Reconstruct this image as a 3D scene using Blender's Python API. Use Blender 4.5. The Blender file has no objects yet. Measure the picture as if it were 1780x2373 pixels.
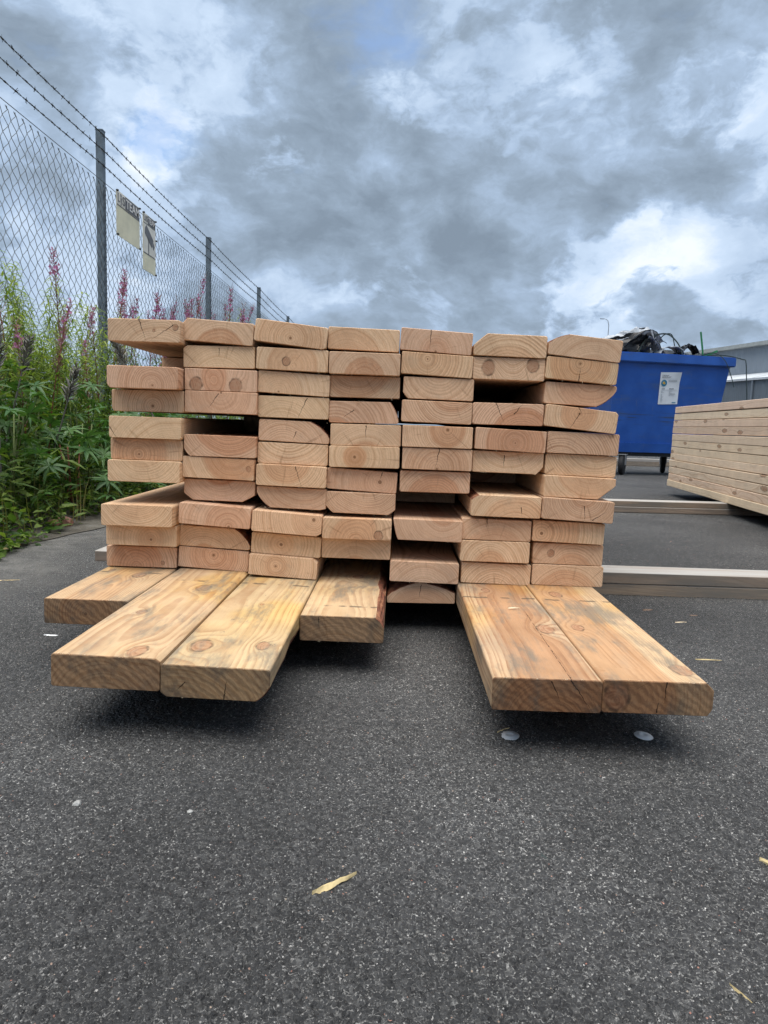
import bpy, bmesh, math, random
import numpy as np
from mathutils import Vector, Matrix, Euler

# ------------------------------------------------------------------ camera, sky, sun, exposure
sc = bpy.context.scene
COL = sc.collection
R_ = math.radians
PITCH, ROLL, YAW = R_(7.08), R_(2.0), R_(0.77)
CAM = Vector((0.0, -1.45, 0.435))
_fw = Vector((-math.sin(YAW)*math.cos(PITCH), math.cos(YAW)*math.cos(PITCH), -math.sin(PITCH)))
_r0 = Vector((math.cos(YAW), math.sin(YAW), 0)); _u0 = _r0.cross(_fw)
_rt = _r0*math.cos(ROLL)+_u0*math.sin(ROLL); _up = _u0*math.cos(ROLL)-_r0*math.sin(ROLL)
cam_data = bpy.data.cameras.new('camera'); cam = bpy.data.objects.new('camera', cam_data); COL.objects.link(cam)
cam.matrix_world = Matrix(((_rt.x, _up.x, -_fw.x, CAM.x), (_rt.y, _up.y, -_fw.y, CAM.y), (_rt.z, _up.z, -_fw.z, CAM.z), (0, 0, 0, 1)))
cam_data.sensor_fit = 'VERTICAL'; cam_data.sensor_height = 36.0; cam_data.lens = 1646/2373*36.0
cam_data.clip_start = 0.02; cam_data.clip_end = 2000
sc.camera = cam
sc.view_settings.view_transform = 'Standard'; sc.view_settings.look = 'None'
sc.view_settings.gamma = 1.0; sc.view_settings.use_curve_mapping = False
sc.view_settings.exposure = 1.85
sc.render.engine = 'CYCLES'
sc.cycles.max_bounces = 5; sc.cycles.diffuse_bounces = 3; sc.cycles.glossy_bounces = 2
sc.cycles.transmission_bounces = 4; sc.cycles.transparent_max_bounces = 6
sc.cycles.caustics_reflective = False; sc.cycles.caustics_refractive = False
sc.cycles.use_denoising = True
sc.cycles.use_adaptive_sampling = True; sc.cycles.adaptive_threshold = 0.012; sc.cycles.adaptive_min_samples = 16

SUN_ELEV, SUN_AZ = R_(80), R_(205)          # azimuth clockwise from +Y: the brightest part of the cover is behind the camera
sun_d = bpy.data.lights.new('sun', 'SUN'); sun_d.energy = 1.5; sun_d.angle = R_(64); sun_d.color = (1.0, 0.955, 0.89)
sun = bpy.data.objects.new('sun', sun_d); COL.objects.link(sun)
_sd = Vector((math.sin(SUN_AZ)*math.cos(SUN_ELEV), math.cos(SUN_AZ)*math.cos(SUN_ELEV), math.sin(SUN_ELEV)))
sun.rotation_euler = _sd.to_track_quat('Z', 'Y').to_euler()


# ------------------------------------------------------------------ small node language
class NT:
    def __init__(s, nt):
        s.nt = nt; s.n = nt.nodes; s.l = nt.links
    def put(s, sock, v):
        if v is None: return
        if hasattr(v, 'is_output'): s.l.new(v, sock)
        else: sock.default_value = v
    def m(s, op, a, b=None, c=None, clamp=False):
        n = s.n.new('ShaderNodeMath'); n.operation = op; n.use_clamp = clamp
        for i, v in enumerate((a, b, c)):
            if v is not None: s.put(n.inputs[i], v)
        return n.outputs[0]
    def add(s, a, b): return s.m('ADD', a, b)
    def sub(s, a, b): return s.m('SUBTRACT', a, b)
    def mul(s, a, b): return s.m('MULTIPLY', a, b)
    def v(s, op, a, b=None, scale=None):
        n = s.n.new('ShaderNodeVectorMath'); n.operation = op
        s.put(n.inputs[0], a)
        if b is not None: s.put(n.inputs[1], b)
        if scale is not None: s.put(n.inputs['Scale'], scale)
        return n.outputs['Value'] if op in ('DOT_PRODUCT', 'LENGTH', 'DISTANCE') else n.outputs[0]
    def xyz(s, v):
        n = s.n.new('ShaderNodeSeparateXYZ'); s.put(n.inputs[0], v); return n.outputs
    def vec(s, x, y, z):
        n = s.n.new('ShaderNodeCombineXYZ')
        for i, q in enumerate((x, y, z)): s.put(n.inputs[i], q)
        return n.outputs[0]
    def step(s, x, a, b, lo=0.0, hi=1.0):
        n = s.n.new('ShaderNodeMapRange'); n.interpolation_type = 'SMOOTHSTEP'
        s.put(n.inputs[0], x); s.put(n.inputs[1], a); s.put(n.inputs[2], b); s.put(n.inputs[3], lo); s.put(n.inputs[4], hi)
        return n.outputs[0]
    def noise(s, co=None, scale=5.0, detail=2.0, rough=0.5, dim='3D', w=None, color=False, dist=0.0):
        n = s.n.new('ShaderNodeTexNoise'); n.noise_dimensions = dim
        if co is not None and dim != '1D': s.put(n.inputs['Vector'], co)
        if w is not None: s.put(n.inputs['W'], w)
        s.put(n.inputs['Scale'], scale); s.put(n.inputs['Detail'], detail); s.put(n.inputs['Roughness'], rough)
        s.put(n.inputs['Distortion'], dist)
        return n.outputs['Color'] if color else n.outputs[0]
    def voro(s, co, scale, feature='F1', out='Distance', rand=1.0):
        n = s.n.new('ShaderNodeTexVoronoi'); n.feature = feature
        s.put(n.inputs['Vector'], co); s.put(n.inputs['Scale'], scale); s.put(n.inputs['Randomness'], rand)
        return n.outputs[out]
    def mix(s, f, a, b, mode='MIX'):
        n = s.n.new('ShaderNodeMix'); n.data_type = 'RGBA'; n.blend_type = mode
        s.put(n.inputs[0], f)
        for i, q in ((6, a), (7, b)):
            if isinstance(q, tuple) and len(q) == 3: q = q + (1.0,)
            s.put(n.inputs[i], q)
        return n.outputs[2]
    def ramp(s, f, stops, interp='LINEAR'):
        n = s.n.new('ShaderNodeValToRGB'); s.put(n.inputs[0], f); r = n.color_ramp; r.interpolation = interp
        while len(r.elements) > 1: r.elements.remove(r.elements[-1])
        r.elements[0].position = stops[0][0]; r.elements[0].color = tuple(stops[0][1])+(1,)
        for p, c in stops[1:]:
            e = r.elements.new(p); e.color = tuple(c)+(1,)
        return n.outputs[0]
    def attr(s, name, kind='OBJECT', out='Vector'):
        n = s.n.new('ShaderNodeAttribute'); n.attribute_type = kind; n.attribute_name = name
        return n.outputs[out]
    def co(s, which='Object'):
        return s.n.new('ShaderNodeTexCoord').outputs[which]
    def rnd(s):
        return s.n.new('ShaderNodeObjectInfo').outputs['Random']
    def bump(s, h, strength=0.3, dist=0.001, normal=None):
        n = s.n.new('ShaderNodeBump'); s.put(n.inputs['Strength'], strength); s.put(n.inputs['Distance'], dist); s.put(n.inputs['Height'], h)
        if normal is not None: s.put(n.inputs['Normal'], normal)
        return n.outputs[0]

def new_mat(name):
    m = bpy.data.materials.new(name); m.use_nodes = True
    t = NT(m.node_tree); b = m.node_tree.nodes['Principled BSDF']
    return m, t, b

def plain(name, col, rough=0.6, metal=0.0, spec=0.3, var=0.12, scale=8.0, bump=0.0, bscale=60.0):
    m, t, b = new_mat(name)
    n = t.noise(t.co(), scale, 4, 0.6)
    f = t.step(n, 0.3, 0.7)
    lo = tuple(c*(1-var) for c in col); hi = tuple(min(1, c*(1+var)) for c in col)
    t.put(b.inputs['Base Color'], t.mix(f, lo, hi))
    b.inputs['Roughness'].default_value = rough; b.inputs['Metallic'].default_value = metal
    b.inputs['Specular IOR Level'].default_value = spec
    if bump:
        t.put(b.inputs['Normal'], t.bump(t.noise(t.co(), bscale, 3, 0.6), bump, 0.002))
    return m

# ------------------------------------------------------------------ sky: broken grey cloud cover over a little blue
def pxdir(x, y):
    d = _rt*((x-890)/1646)+_up*((1186.5-y)/1646)+_fw
    return d.normalized()

def build_world():
    w = bpy.data.worlds.new('World'); sc.world = w; w.use_nodes = True
    t = NT(w.node_tree); bg = w.node_tree.nodes['Background']
    sky = t.n.new('ShaderNodeTexSky'); sky.sky_type = 'NISHITA'; sky.sun_disc = False
    sky.sun_elevation = SUN_ELEV; sky.sun_rotation = SUN_AZ
    d = t.v('NORMALIZE', t.co('Generated'))
    z = t.m('MAXIMUM', t.xyz(d)[2], 0.0)
    # lumpy cloud cover, a little flattened towards the horizon
    uv = t.v('MULTIPLY', d, (1.9, 1.9, 3.1))
    wn = t.v('SUBTRACT', t.noise(uv, 2.2, 5, 0.6, color=True), (0.5, 0.5, 0.5))
    dw = t.v('NORMALIZE', t.v('ADD', d, t.v('SCALE', wn, scale=0.10)))
    wn2 = t.v('SUBTRACT', t.noise(uv, 7.0, 5, 0.62, color=True), (0.5, 0.5, 0.5))
    dw = t.v('NORMALIZE', t.v('ADD', dw, t.v('SCALE', wn2, scale=0.045)))
    def blobs(lst):
        acc = None
        for (x, y, s, a) in lst:
            q = t.v('DOT_PRODUCT', dw, tuple(pxdir(x, y)))
            g = t.mul(t.m('EXPONENT', t.mul(t.sub(q, 1.0), (1646/s)**2)), a)
            acc = g if acc is None else t.add(acc, g)
        return acc
    bright = blobs([(1465, 500, 42, .55), (1590, 580, 48, .55), (1720, 250, 90, .5), (1255, 190, 60, .35), (385, 318, 50, .75),
                    (900, 200, 60, .4), (650, 385, 55, .55), (350, 380, 36, .6), (850, 655, 60, .45), (1280, 715, 110, .6), (955, 560, 35, .45),
                    (540, 15, 90, .25), (285, 120, 80, .3), (1640, 690, 120, .35), (120, 690, 130, .25), (1450, 640, 60, .4), (60, 40, 120, .2), (330, 660, 80, .25)])
    dark = blobs([(520, 470, 120, .6), (640, 560, 150, .45), (1130, 560, 170, .55), (980, 660, 150, .45), (760, 190, 110, .42), (700, 320, 110, .4),
                  (1650, 375, 80, .7), (1740, 500, 70, .8), (1500, 150, 160, .35), (1480, 590, 60, .6), (1270, 420, 110, .4), (170, 190, 110, .2),
                  (950, 400, 130, .3), (1350, 620, 120, .35), (770, 660, 120, .3), (1000, 80, 120, .1)])
    blue = blobs([(385, 345, 60, .70), (870, 115, 90, .50), (665, 378, 26, .5), (1000, 40, 90, .2), (340, 170, 70, .3)])
    uw = t.v('ADD', uv, t.v('SCALE', wn, scale=0.22))
    n1 = t.noise(uw, 3.3, 10, 0.60)
    n2 = t.noise(t.v('ADD', uw, (5.1, 2.2, 1.3)), 5.5, 7, 0.60)
    n3 = t.noise(t.v('ADD', uv, (1.7, 8.2, 3.3)), 0.9, 3, 0.5)
    dens = t.add(t.add(t.mul(t.sub(n1, 0.5), 1.9), 0.56), t.sub(t.mul(dark, 0.22), t.mul(bright, 0.34)))
    msk = t.step(dens, 0.40, 0.62)
    light = t.add(t.add(0.58, t.mul(t.sub(n2, 0.5), 0.8)), t.mul(bright, 0.42))
    shade = t.add(t.add(0.33, t.mul(t.sub(n2, 0.5), 1.0)), t.mul(t.sub(n3, 0.5), 0.4))
    shade = t.sub(shade, t.mul(t.step(dens, 0.55, 1.0), 0.22))
    lum = t.add(t.mul(light, t.sub(1.0, msk)), t.mul(shade, msk))
    colr = t.ramp(lum, [(0.0, (.084, .108, .138)), (0.22, (.110, .141, .180)), (0.5, (.158, .204, .270)), (0.78, (.222, .272, .340)), (1.0, (.33, .355, .385))])
    skyc = t.v('SCALE', sky.outputs[0], scale=0.075)
    cov = t.m('SUBTRACT', 1.0, t.mul(t.step(t.add(blue, t.mul(t.sub(n1, .5), 2.4)), .34, .95), .8), clamp=True)
    cov = t.m('MULTIPLY', cov, t.m('SUBTRACT', 1.0, t.mul(t.step(n3, 0.64, 0.74), 0.45)))
    out = t.mix(cov, skyc, colr)
    # thin pale haze of cloud low down
    hz = t.step(z, 0.0, 0.12, 0.35, 0.0)
    out = t.mix(hz, out, (.19, .225, .27))
    t.put(bg.inputs['Color'], out); bg.inputs['Strength'].default_value = 0.80
build_world()
sc.world.cycles.sampling_method = 'NONE'      # broad even cloud light: ray hits alone sample it well

# ------------------------------------------------------------------ materials: wood
def wood_mat(name, early, late, heart=(.82, .64, .54), ring_k=0.68, face_knots=0.0, weather=0.0, grey=0.0, ends=True, tops=False, lam=0.0042, patch=0.10, wander=1.0):
    """solid pine: growth rings about a pith line that wanders along the board, so ends and faces agree"""
    m, t, b = new_mat(name)
    co = t.co('Object'); x, y, z = t.xyz(co)[:3]; rnd = t.rnd()
    P = t.xyz(t.attr('pith'))
    seed = t.mul(rnd, 41.0)
    sh = t.vec(t.mul(rnd, 13.7), t.mul(rnd, 31.1), t.mul(rnd, 7.3))
    cs = t.v('ADD', co, sh)
    wx = t.mul(t.sub(t.noise(dim='1D', w=t.add(t.mul(y, 1.7), seed), scale=1.0, detail=2), 0.5), 0.075*wander)
    wz = t.mul(t.sub(t.noise(dim='1D', w=t.add(t.mul(y, 1.3), t.add(seed, 91.0)), scale=1.0, detail=2), 0.5), 0.06*wander)
    fade = t.step(y, 0.0, 0.12)
    dx = t.sub(t.sub(x, P[0]), t.mul(wx, fade)); dz = t.sub(t.sub(z, P[1]), t.mul(wz, fade))
    r = t.m('SQRT', t.add(t.mul(dx, dx), t.mul(dz, dz)))
    n_a = t.noise(t.v('MULTIPLY', cs, (16.0, 3.0, 16.0)), 1.0, 3, 0.55)
    r = t.add(r, t.mul(t.sub(n_a, 0.5), 0.011*max(.5, wander)))
    # knots: k1,k2 on the end (x, z, radius), t1..t3 on the top (x, y, radius)
    nk = t.mul(t.sub(t.noise(cs, 60, 3), 0.5), 0.005)
    knot = None; kd = None
    def acc(a, bb): return bb if a is None else t.m('MAXIMUM', a, bb)
    near_end = t.m('LESS_THAN', y, 0.05)
    top_side = t.m('GREATER_THAN', z, 0.012)
    swirl = t.mul(x, 0.0)
    for nm in (('k1', 'k2') if ends else ())+(('t1', 't2', 't3') if tops else ()):
        K = t.xyz(t.attr(nm))
        ax = t.sub(x, K[0])
        if nm[0] == 'k':
            bz = t.mul(t.sub(z, K[1]), 0.9); gate = near_end
        else:
            bz = t.mul(t.sub(y, K[1]), 0.55); gate = top_side
        d = t.add(t.m('SQRT', t.add(t.mul(ax, ax), t.mul(bz, bz))), nk)
        on = t.mul(gate, t.m('GREATER_THAN', K[2], 0.0005))
        rr = t.m('MAXIMUM', K[2], 0.0005)
        q = t.m('DIVIDE', d, rr)
        mk = t.mul(on, t.step(q, 1.05, 0.85)); knot = acc(knot, mk)
        sw = t.mul(t.mul(on, rr), t.m('EXPONENT', t.mul(t.mul(q, q), -0.30))); swirl = acc(swirl, sw)
        ed = t.mul(on, t.mul(t.step(q, 0.78, 0.95), t.step(q, 1.2, 1.02))); kd = acc(kd, ed)
    if face_knots:
        side = t.vec(t.add(t.mul(y, 3.0), t.mul(rnd, 57.0)), t.add(t.mul(t.add(x, z), 10.0), t.mul(rnd, 23.0)), 0.0)
        vn = t.n.new('ShaderNodeTexVoronoi'); vn.voronoi_dimensions = '2D'; t.put(vn.inputs['Vector'], side); vn.inputs['Scale'].default_value = 1.0
        vd = t.add(vn.outputs['Distance'], t.mul(nk, 6.0))
        sel = t.m('GREATER_THAN', t.xyz(vn.outputs['Color'])[0], 1.0-face_knots)
        size = t.add(0.05, t.mul(t.xyz(vn.outputs['Color'])[1], 0.09))
        q = t.m('DIVIDE', vd, size)
        knot = acc(knot, t.mul(sel, t.step(q, 1.05, 0.75)))
        kd = acc(kd, t.mul(sel, t.mul(t.step(q, 0.75, 0.95), t.step(q, 1.25, 1.0))))
        swirl = acc(swirl, t.mul(t.mul(sel, 0.012), t.m('EXPONENT', t.mul(t.mul(q, q), -0.35))))
    r = t.add(r, t.mul(swirl, 1.5))
    lm = t.m('MAXIMUM', P[2], lam)
    ph = t.add(t.m('DIVIDE', r, lm), t.mul(t.noise(dim='1D', w=t.add(t.mul(r, 70.0), seed), scale=1.0, detail=3), 1.6))
    fr = t.m('FRACT', ph)
    ring = t.mul(t.step(fr, 0.30, 0.92), t.step(fr, 1.0, 0.93))
    amp = t.step(t.noise(cs, 22, 3, 0.6), 0.25, 0.75, 0.35, 1.0)
    ring = t.mul(t.mul(ring, amp), t.mul(ring_k, t.add(.45, t.mul(t.m('FRACT', t.mul(rnd, 11.3)), .75))))
    col = t.mix(t.step(t.noise(cs, 9, 4, 0.6), 0.3, 0.7), tuple(c*(1-patch) for c in early), tuple(c*(1+patch) for c in early))
    # heartwood, redder and darker
    Rh = t.add(0.020, t.mul(t.m('FRACT', t.mul(rnd, 7.77)), 0.060))
    hm = t.step(t.sub(r, Rh), 0.004, -0.003)
    col = t.mix(t.mul(hm, t.add(0.22, t.mul(t.m('FRACT', t.mul(rnd, 23.1)), 0.62))), col, t.mix(1.0, col, heart, 'MULTIPLY'))
    col = t.mix(ring, col, late)
    bd = t.noise(dim='1D', w=t.add(t.mul(r, 130.0), seed), scale=1.0, detail=2)
    col = t.mix(t.step(bd, .50, .72, 0, .42), col, t.mix(1.0, col, (.74, .62, .52), 'MULTIPLY'))
    # coarse diagonal saw bands and fine fibre
    fib = t.noise(t.v('MULTIPLY', cs, (700.0, 22.0, 700.0)), 1.0, 2, 0.6)
    col = t.mix(t.step(fib, 0.35, 0.75, 0.0, 0.22), col, t.mix(1.0, col, (.66, .55, .45), 'MULTIPLY'))
    ang = t.m('ARCTAN2', dx, dz)
    ray = t.noise(t.vec(t.mul(ang, 9.0), seed, t.mul(r, 12.0)), 1.0, 3, 0.55)
    ray = t.mul(t.step(ray, 0.62, 0.74), t.step(y, 0.02, 0.0))
    col = t.mix(t.mul(ray, 0.42), col, (.19, .095, .045))
    # pale resin-white streaks, as saw-polished sapwood shows
    sw2 = t.noise(t.vec(t.mul(t.add(x, t.mul(z, .55)), 850.0), t.mul(t.sub(z, t.mul(x, .55)), 60.0), seed), 1.0, 2, .7)
    col = t.mix(t.mul(t.step(sw2, .38, .72, 0, .34), t.step(y, .004, .001)), col, t.mix(1.0, col, (.62, .52, .44), 'MULTIPLY'))
    wl = t.noise(t.vec(t.mul(t.add(x, t.mul(z, 0.9)), 60.0), t.mul(t.sub(x, z), 14.0), seed), 1.0, 3, 0.6)
    col = t.mix(t.step(wl, 0.58, 0.80, 0.0, 0.30), col, tuple(min(1, c*1.18) for c in early))
    # board to board tint
    tint = t.ramp(t.m('FRACT', t.mul(rnd, 3.37)), [(0, (1.02, .98, .86)), (.3, (.97, .85, .80)), (.55, (1.07, 1.03, .93)), (.8, (.86, .77, .72)), (1, (1.04, .92, .88))])
    gy = t.noise(t.v('MULTIPLY', cs, (14, 4, 22)), 1.0, 5, .68)
    col = t.mix(t.step(gy, .54, .74, 0, .30), col, (.36, .30, .235))
    col = t.mix(1.0, col, tint, 'MULTIPLY')
    # pith speck
    ps = t.mul(t.step(r, 0.0032, 0.0018), t.step(y, 0.01, 0.0))
    col = t.mix(t.mul(ps, 0.75), col, (.16, .075, .035))
    # knots
    if knot is None: knot = kd = 0.0
    kr = t.m('FRACT', t.mul(r, 330.0))
    kc = t.mix(t.step(kr, 0.2, 0.9), (.36, .185, .105), (.25, .105, .055))
    kc = t.mix(t.step(t.noise(cs, 150, 3), .35, .7), kc, t.mix(.5, kc, (.46, .30, .19)))
    col = t.mix(t.mul(knot, 0.72), col, kc)
    col = t.mix(t.mul(kd, t.step(t.noise(cs, 70, 2), .35, .65, .15, .75)), col, (.085, .050, .032))
    # drying checks on the end: (x, z, angle) and length
    for nm, ln in ((('c1', 'c1len'), ('c2', 'c2len')) if ends else ()):
        C = t.xyz(t.attr(nm)); cl = t.attr(ln, out='Fac')
        ca = t.m('COSINE', C[2]); sa = t.m('SINE', C[2])
        ux = t.sub(x, C[0]); uz = t.sub(z, C[1])
        u = t.add(t.mul(ux, ca), t.mul(uz, sa)); vv = t.sub(t.mul(uz, ca), t.mul(ux, sa))
        vv = t.add(vv, t.mul(t.sub(t.noise(cs, 120, 2), 0.5), 0.0045))
        wd = t.mul(t.m('SUBTRACT', 1.0, t.m('DIVIDE', u, t.m('MAXIMUM', cl, 0.001)), clamp=True), 0.0010)
        hit = t.mul(t.m('LESS_THAN', t.m('ABSOLUTE', vv), wd), t.mul(t.m('GREATER_THAN', u, 0.0), t.m('LESS_THAN', u, cl)))
        hit = t.mul(hit, t.m('LESS_THAN', y, t.mul(cl, 6.0)))
        col = t.mix(t.mul(hit, 0.9), col, (.035, .018, .010))
    endf = t.step(y, 0.0022, 0.0014)
    if weather:
        # yellow fresh patch, blue-grey sap stain, dirt on the sawn end, stacking-stick marks across the top
        yel = t.step(t.noise(t.v('MULTIPLY', cs, (7.0, 3.2, 7.0)), 1.0, 3), 0.42, 0.62)
        col = t.mix(t.mul(yel, t.step(y, 0.08, 0.34, 0.10, 0.75)), col, t.mix(1.0, col, (1.08, .95, .55), 'MULTIPLY'))
        st = t.noise(t.v('MULTIPLY', cs, (26.0, 6.5, 20.0)), 1.0, 6, 0.66)
        col = t.mix(t.step(st, 0.47, 0.68, 0.0, 0.72*weather), col, (.165, .150, .122))
        st2 = t.noise(t.v('MULTIPLY', cs, (70.0, 30.0, 60.0)), 1.0, 4, 0.6)
        col = t.mix(t.step(st2, 0.68, 0.76, 0.0, 0.55*weather), col, (.075, .065, .055))
        mk = t.attr('mark', out='Fac')
        dm = t.m('ABSOLUTE', t.add(t.sub(y, mk), t.mul(t.sub(t.noise(cs, 40, 2), 0.5), 0.010)))
        dash = t.mul(t.step(dm, 0.0065, 0.003), t.step(t.noise(t.v('MULTIPLY', cs, (38, 10, 10)), 1.0, 2), 0.46, 0.56))
        col = t.mix(t.mul(dash, 0.72), col, (.085, .070, .052))
        band = t.m('SINE', t.add(t.mul(t.add(x, t.mul(z, 1.25)), 380.0), t.mul(t.noise(cs, 30, 4, .7), 16.0)))
        dirt = t.mix(t.step(band, -0.9, 0.9), (.38, .335, .325), (.56, .50, .47))
        col = t.mix(t.mul(endf, 0.95*weather), col, t.mix(1.0, col, dirt, 'MULTIPLY'))
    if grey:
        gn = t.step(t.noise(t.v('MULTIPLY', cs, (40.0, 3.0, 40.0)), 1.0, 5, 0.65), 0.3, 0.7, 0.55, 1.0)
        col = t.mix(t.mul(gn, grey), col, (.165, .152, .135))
        col = t.mix(t.mul(t.step(z, .0135, .0152), t.mul(gn, .85)), col, (.42, .41, .39))  # bleached grey top face, with overhead light also put into its colour
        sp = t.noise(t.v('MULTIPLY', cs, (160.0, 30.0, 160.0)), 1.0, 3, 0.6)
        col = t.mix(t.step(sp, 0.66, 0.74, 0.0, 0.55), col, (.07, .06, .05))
    t.put(b.inputs['Base Color'], col)
    b.inputs['Roughness'].default_value = 0.78; b.inputs['Specular IOR Level'].default_value = 0.18
    t.put(b.inputs['Normal'], t.bump(t.noise(t.v('MULTIPLY', cs, (520.0, 60.0, 520.0)), 1.0, 2, 0.65), 0.45, 0.0009))
    return m

M = {}
M['pine'] = wood_mat('sawn_pine', (.71, .530, .380), (.39, .235, .145), ends=False)
M['pine_marked'] = wood_mat('sawn_pine_knotted', (.71, .530, .380), (.39, .235, .145))
M['pine_bottom'] = wood_mat('handled_pine', (.53, .415, .275), (.32, .190, .110), weather=1.0, tops=True, lam=0.0040, ring_k=0.85, wander=0.38)
M['pine_pale'] = wood_mat('pale_pine', (.86, .735, .585), (.62, .46, .32), heart=(.95, .80, .72), face_knots=0.6, ends=False, ring_k=0.42, lam=0.007, patch=0.06)
M['bearer'] = wood_mat('weathered_toplit_bearer', (.52, .43, .33), (.28, .20, .13), face_knots=0.3, grey=1.0, ends=False, lam=0.006)

def bark_mat():
    m, t, b = new_mat('bark_wane')
    co = t.co(); n = t.noise(t.v('MULTIPLY', co, (60, 22, 60)), 1.0, 5, 0.65)
    v = t.voro(t.v('MULTIPLY', co, (90, 40, 90)), 1.0)
    c = t.ramp(n, [(.25, (.055, .022, .012)), (.5, (.19, .062, .032)), (.66, (.33, .155, .075)), (.8, (.50, .34, .19))])
    t.put(b.inputs['Base Color'], t.mix(t.step(v, .0, .35, .5, 0), c, (.05, .02, .012)))
    b.inputs['Roughness'].default_value = .85
    t.put(b.inputs['Normal'], t.bump(t.add(n, v), .9, .004))
    return m
M['bark'] = bark_mat()
M['fibre'] = plain('torn_wood_fibre', (.80, .66, .46), .8)
M['straw'] = plain('dry_splinter_wood', (.66, .52, .27), .7, var=.3, scale=60)

def asphalt_mat():
    m, t, b = new_mat('asphalt')
    co = t.co('Object')
    cw = co
    def stones(scale):
        n = t.n.new('ShaderNodeTexVoronoi'); t.put(n.inputs['Vector'], cw); n.inputs['Scale'].default_value = scale
        e = t.voro(cw, scale, 'DISTANCE_TO_EDGE')
        return n.outputs['Distance'], t.xyz(n.outputs['Color']), e
    d1, c1, e1 = stones(210.0)
    d2, c2, e2 = stones(470.0)
    d3, c3, e3 = stones(900.0)
    base = t.ramp(c1[0], [(0, (.026, .0265, .028)), (.5, (.038, .039, .041)), (.86, (.052, .053, .055)), (1, (.085, .085, .085))])
    # dusty grit in the joints between the bitumen-coated stones
    dust = t.ramp(c2[0], [(0, (.030, .030, .031)), (.40, (.065, .064, .062)), (.70, (.150, .149, .145)), (.90, (.28, .276, .265)), (.975, (.46, .45, .43)), (1, (.66, .64, .61))], 'LINEAR')
    fine = t.ramp(c3[1], [(0, (.018, .018, .019)), (.6, (.06, .06, .058)), (.9, (.15, .145, .135)), (1, (.42, .40, .37))])
    big = t.noise(co, 3.2, 5, 0.62)
    dustiness = t.step(big, 0.25, 0.75, 0.40, 0.85)
    gap = t.step(e1, 0.11, 0.02)
    col = t.mix(t.mul(gap, dustiness), base, dust)
    speck = t.mul(t.step(d2, 0.45, 0.28), t.m('GREATER_THAN', c2[1], 0.55))
    col = t.mix(t.mul(speck, 0.85), col, dust)
    sp3 = t.mul(t.step(d3, 0.45, 0.3), t.m('GREATER_THAN', c3[0], 0.70))
    col = t.mix(t.mul(sp3, 0.7), col, fine)
    # few pink and cream stones
    pk = t.mul(t.m('GREATER_THAN', c2[2], 0.994), t.step(d2, 0.5, 0.35))
    col = t.mix(pk, col, t.mix(c2[0], (.30, .13, .10), (.40, .33, .26)))
    patch = t.mul(t.step(t.noise(co, 1.3, 6, 0.62), 0.3, 0.72, 0.55, 1.05), t.step(t.noise(co, 170, 3, 0.75), 0.28, 0.72, 0.72, 1.30))
    col = t.mix(1.0, col, t.vec(patch, patch, patch), 'MULTIPLY')
    xv = t.add(t.xyz(co)[0], t.mul(t.sub(t.noise(co, 2.5, 4), .5), .5))
    col = t.mix(t.mul(t.step(xv, -.75, -1.25), t.step(t.noise(co, 14, 4, .65), .35, .65, .35, .9)), col, (.165, .160, .150))
    t.put(b.inputs['Base Color'], col)
    b.inputs['Roughness'].default_value = 0.80; b.inputs['Specular IOR Level'].default_value = 0.35
    h = t.add(t.mul(t.voro(co, 210.0), -1.3), t.mul(t.voro(co, 470.0), -0.6))
    t.put(b.inputs['Normal'], t.bump(h, .8, 0.0024))
    return m
M['asphalt'] = asphalt_mat()

def soil_mat():
    m, t, b = new_mat('verge_soil')
    co = t.co(); n = t.noise(co, 9, 6, .65); n2 = t.noise(co, 90, 4, .6)
    c = t.ramp(n, [(.3, (.045, .038, .028)), (.5, (.095, .086, .070)), (.7, (.15, .142, .125))])
    c = t.mix(t.step(n2, .55, .75, 0, .7), c, (.16, .145, .115))
    t.put(b.inputs['Base Color'], c); b.inputs['Roughness'].default_value = .95
    t.put(b.inputs['Normal'], t.bump(n2, .8, .01))
    return m
M['soil'] = soil_mat()

def leaf_mat(name, col, col2, trans=.35, rough=.55):
    m, t, b = new_mat(name)
    a = t.attr('tint', 'GEOMETRY', 'Color'); f = t.xyz(a)[0]
    c = t.mix(f, col, col2)
    n = t.noise(t.co(), 60, 2)
    c = t.mix(t.step(n, .3, .75, 0, .35), c, t.mix(1.0, c, (.7, .75, .6), 'MULTIPLY'))
    t.put(b.inputs['Base Color'], c); b.inputs['Roughness'].default_value = rough
    b.inputs['Specular IOR Level'].default_value = .3
    tr = t.n.new('ShaderNodeBsdfTranslucent'); t.put(tr.inputs[0], t.mix(1.0, c, (1.5, 1.6, .8), 'MULTIPLY'))
    mx = t.n.new('ShaderNodeMixShader'); mx.inputs[0].default_value = trans
    t.l.new(b.outputs[0], mx.inputs[1]); t.l.new(tr.outputs[0], mx.inputs[2])
    t.l.new(mx.outputs[0], t.n['Material Output'].inputs['Surface'])
    return m
M['leaf'] = leaf_mat('green_leaf', (.075, .15, .025), (.24, .33, .06))
M['leaf_pale'] = leaf_mat('pale_leaf', (.15, .24, .055), (.31, .36, .09))
M['lupin_leaf'] = leaf_mat('lupin_leaf', (.032, .092, .028), (.095, .185, .05), .25, .45)
M['undergrowth'] = leaf_mat('undergrowth_leaf', (.035, .085, .016), (.18, .25, .05))
M['grass'] = leaf_mat('grass_blade', (.06, .10, .02), (.26, .22, .09))
M['petal'] = leaf_mat('magenta_petal', (.46, .13, .42), (.64, .34, .58), .4)
M['pod'] = leaf_mat('purple_pod', (.22, .11, .10), (.38, .24, .22), .2)
M['stem_red'] = plain('reddish_stem', (.20, .075, .045), .7, var=.3)
M['stem_green'] = plain('green_stem', (.10, .13, .045), .7, var=.3)
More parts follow.
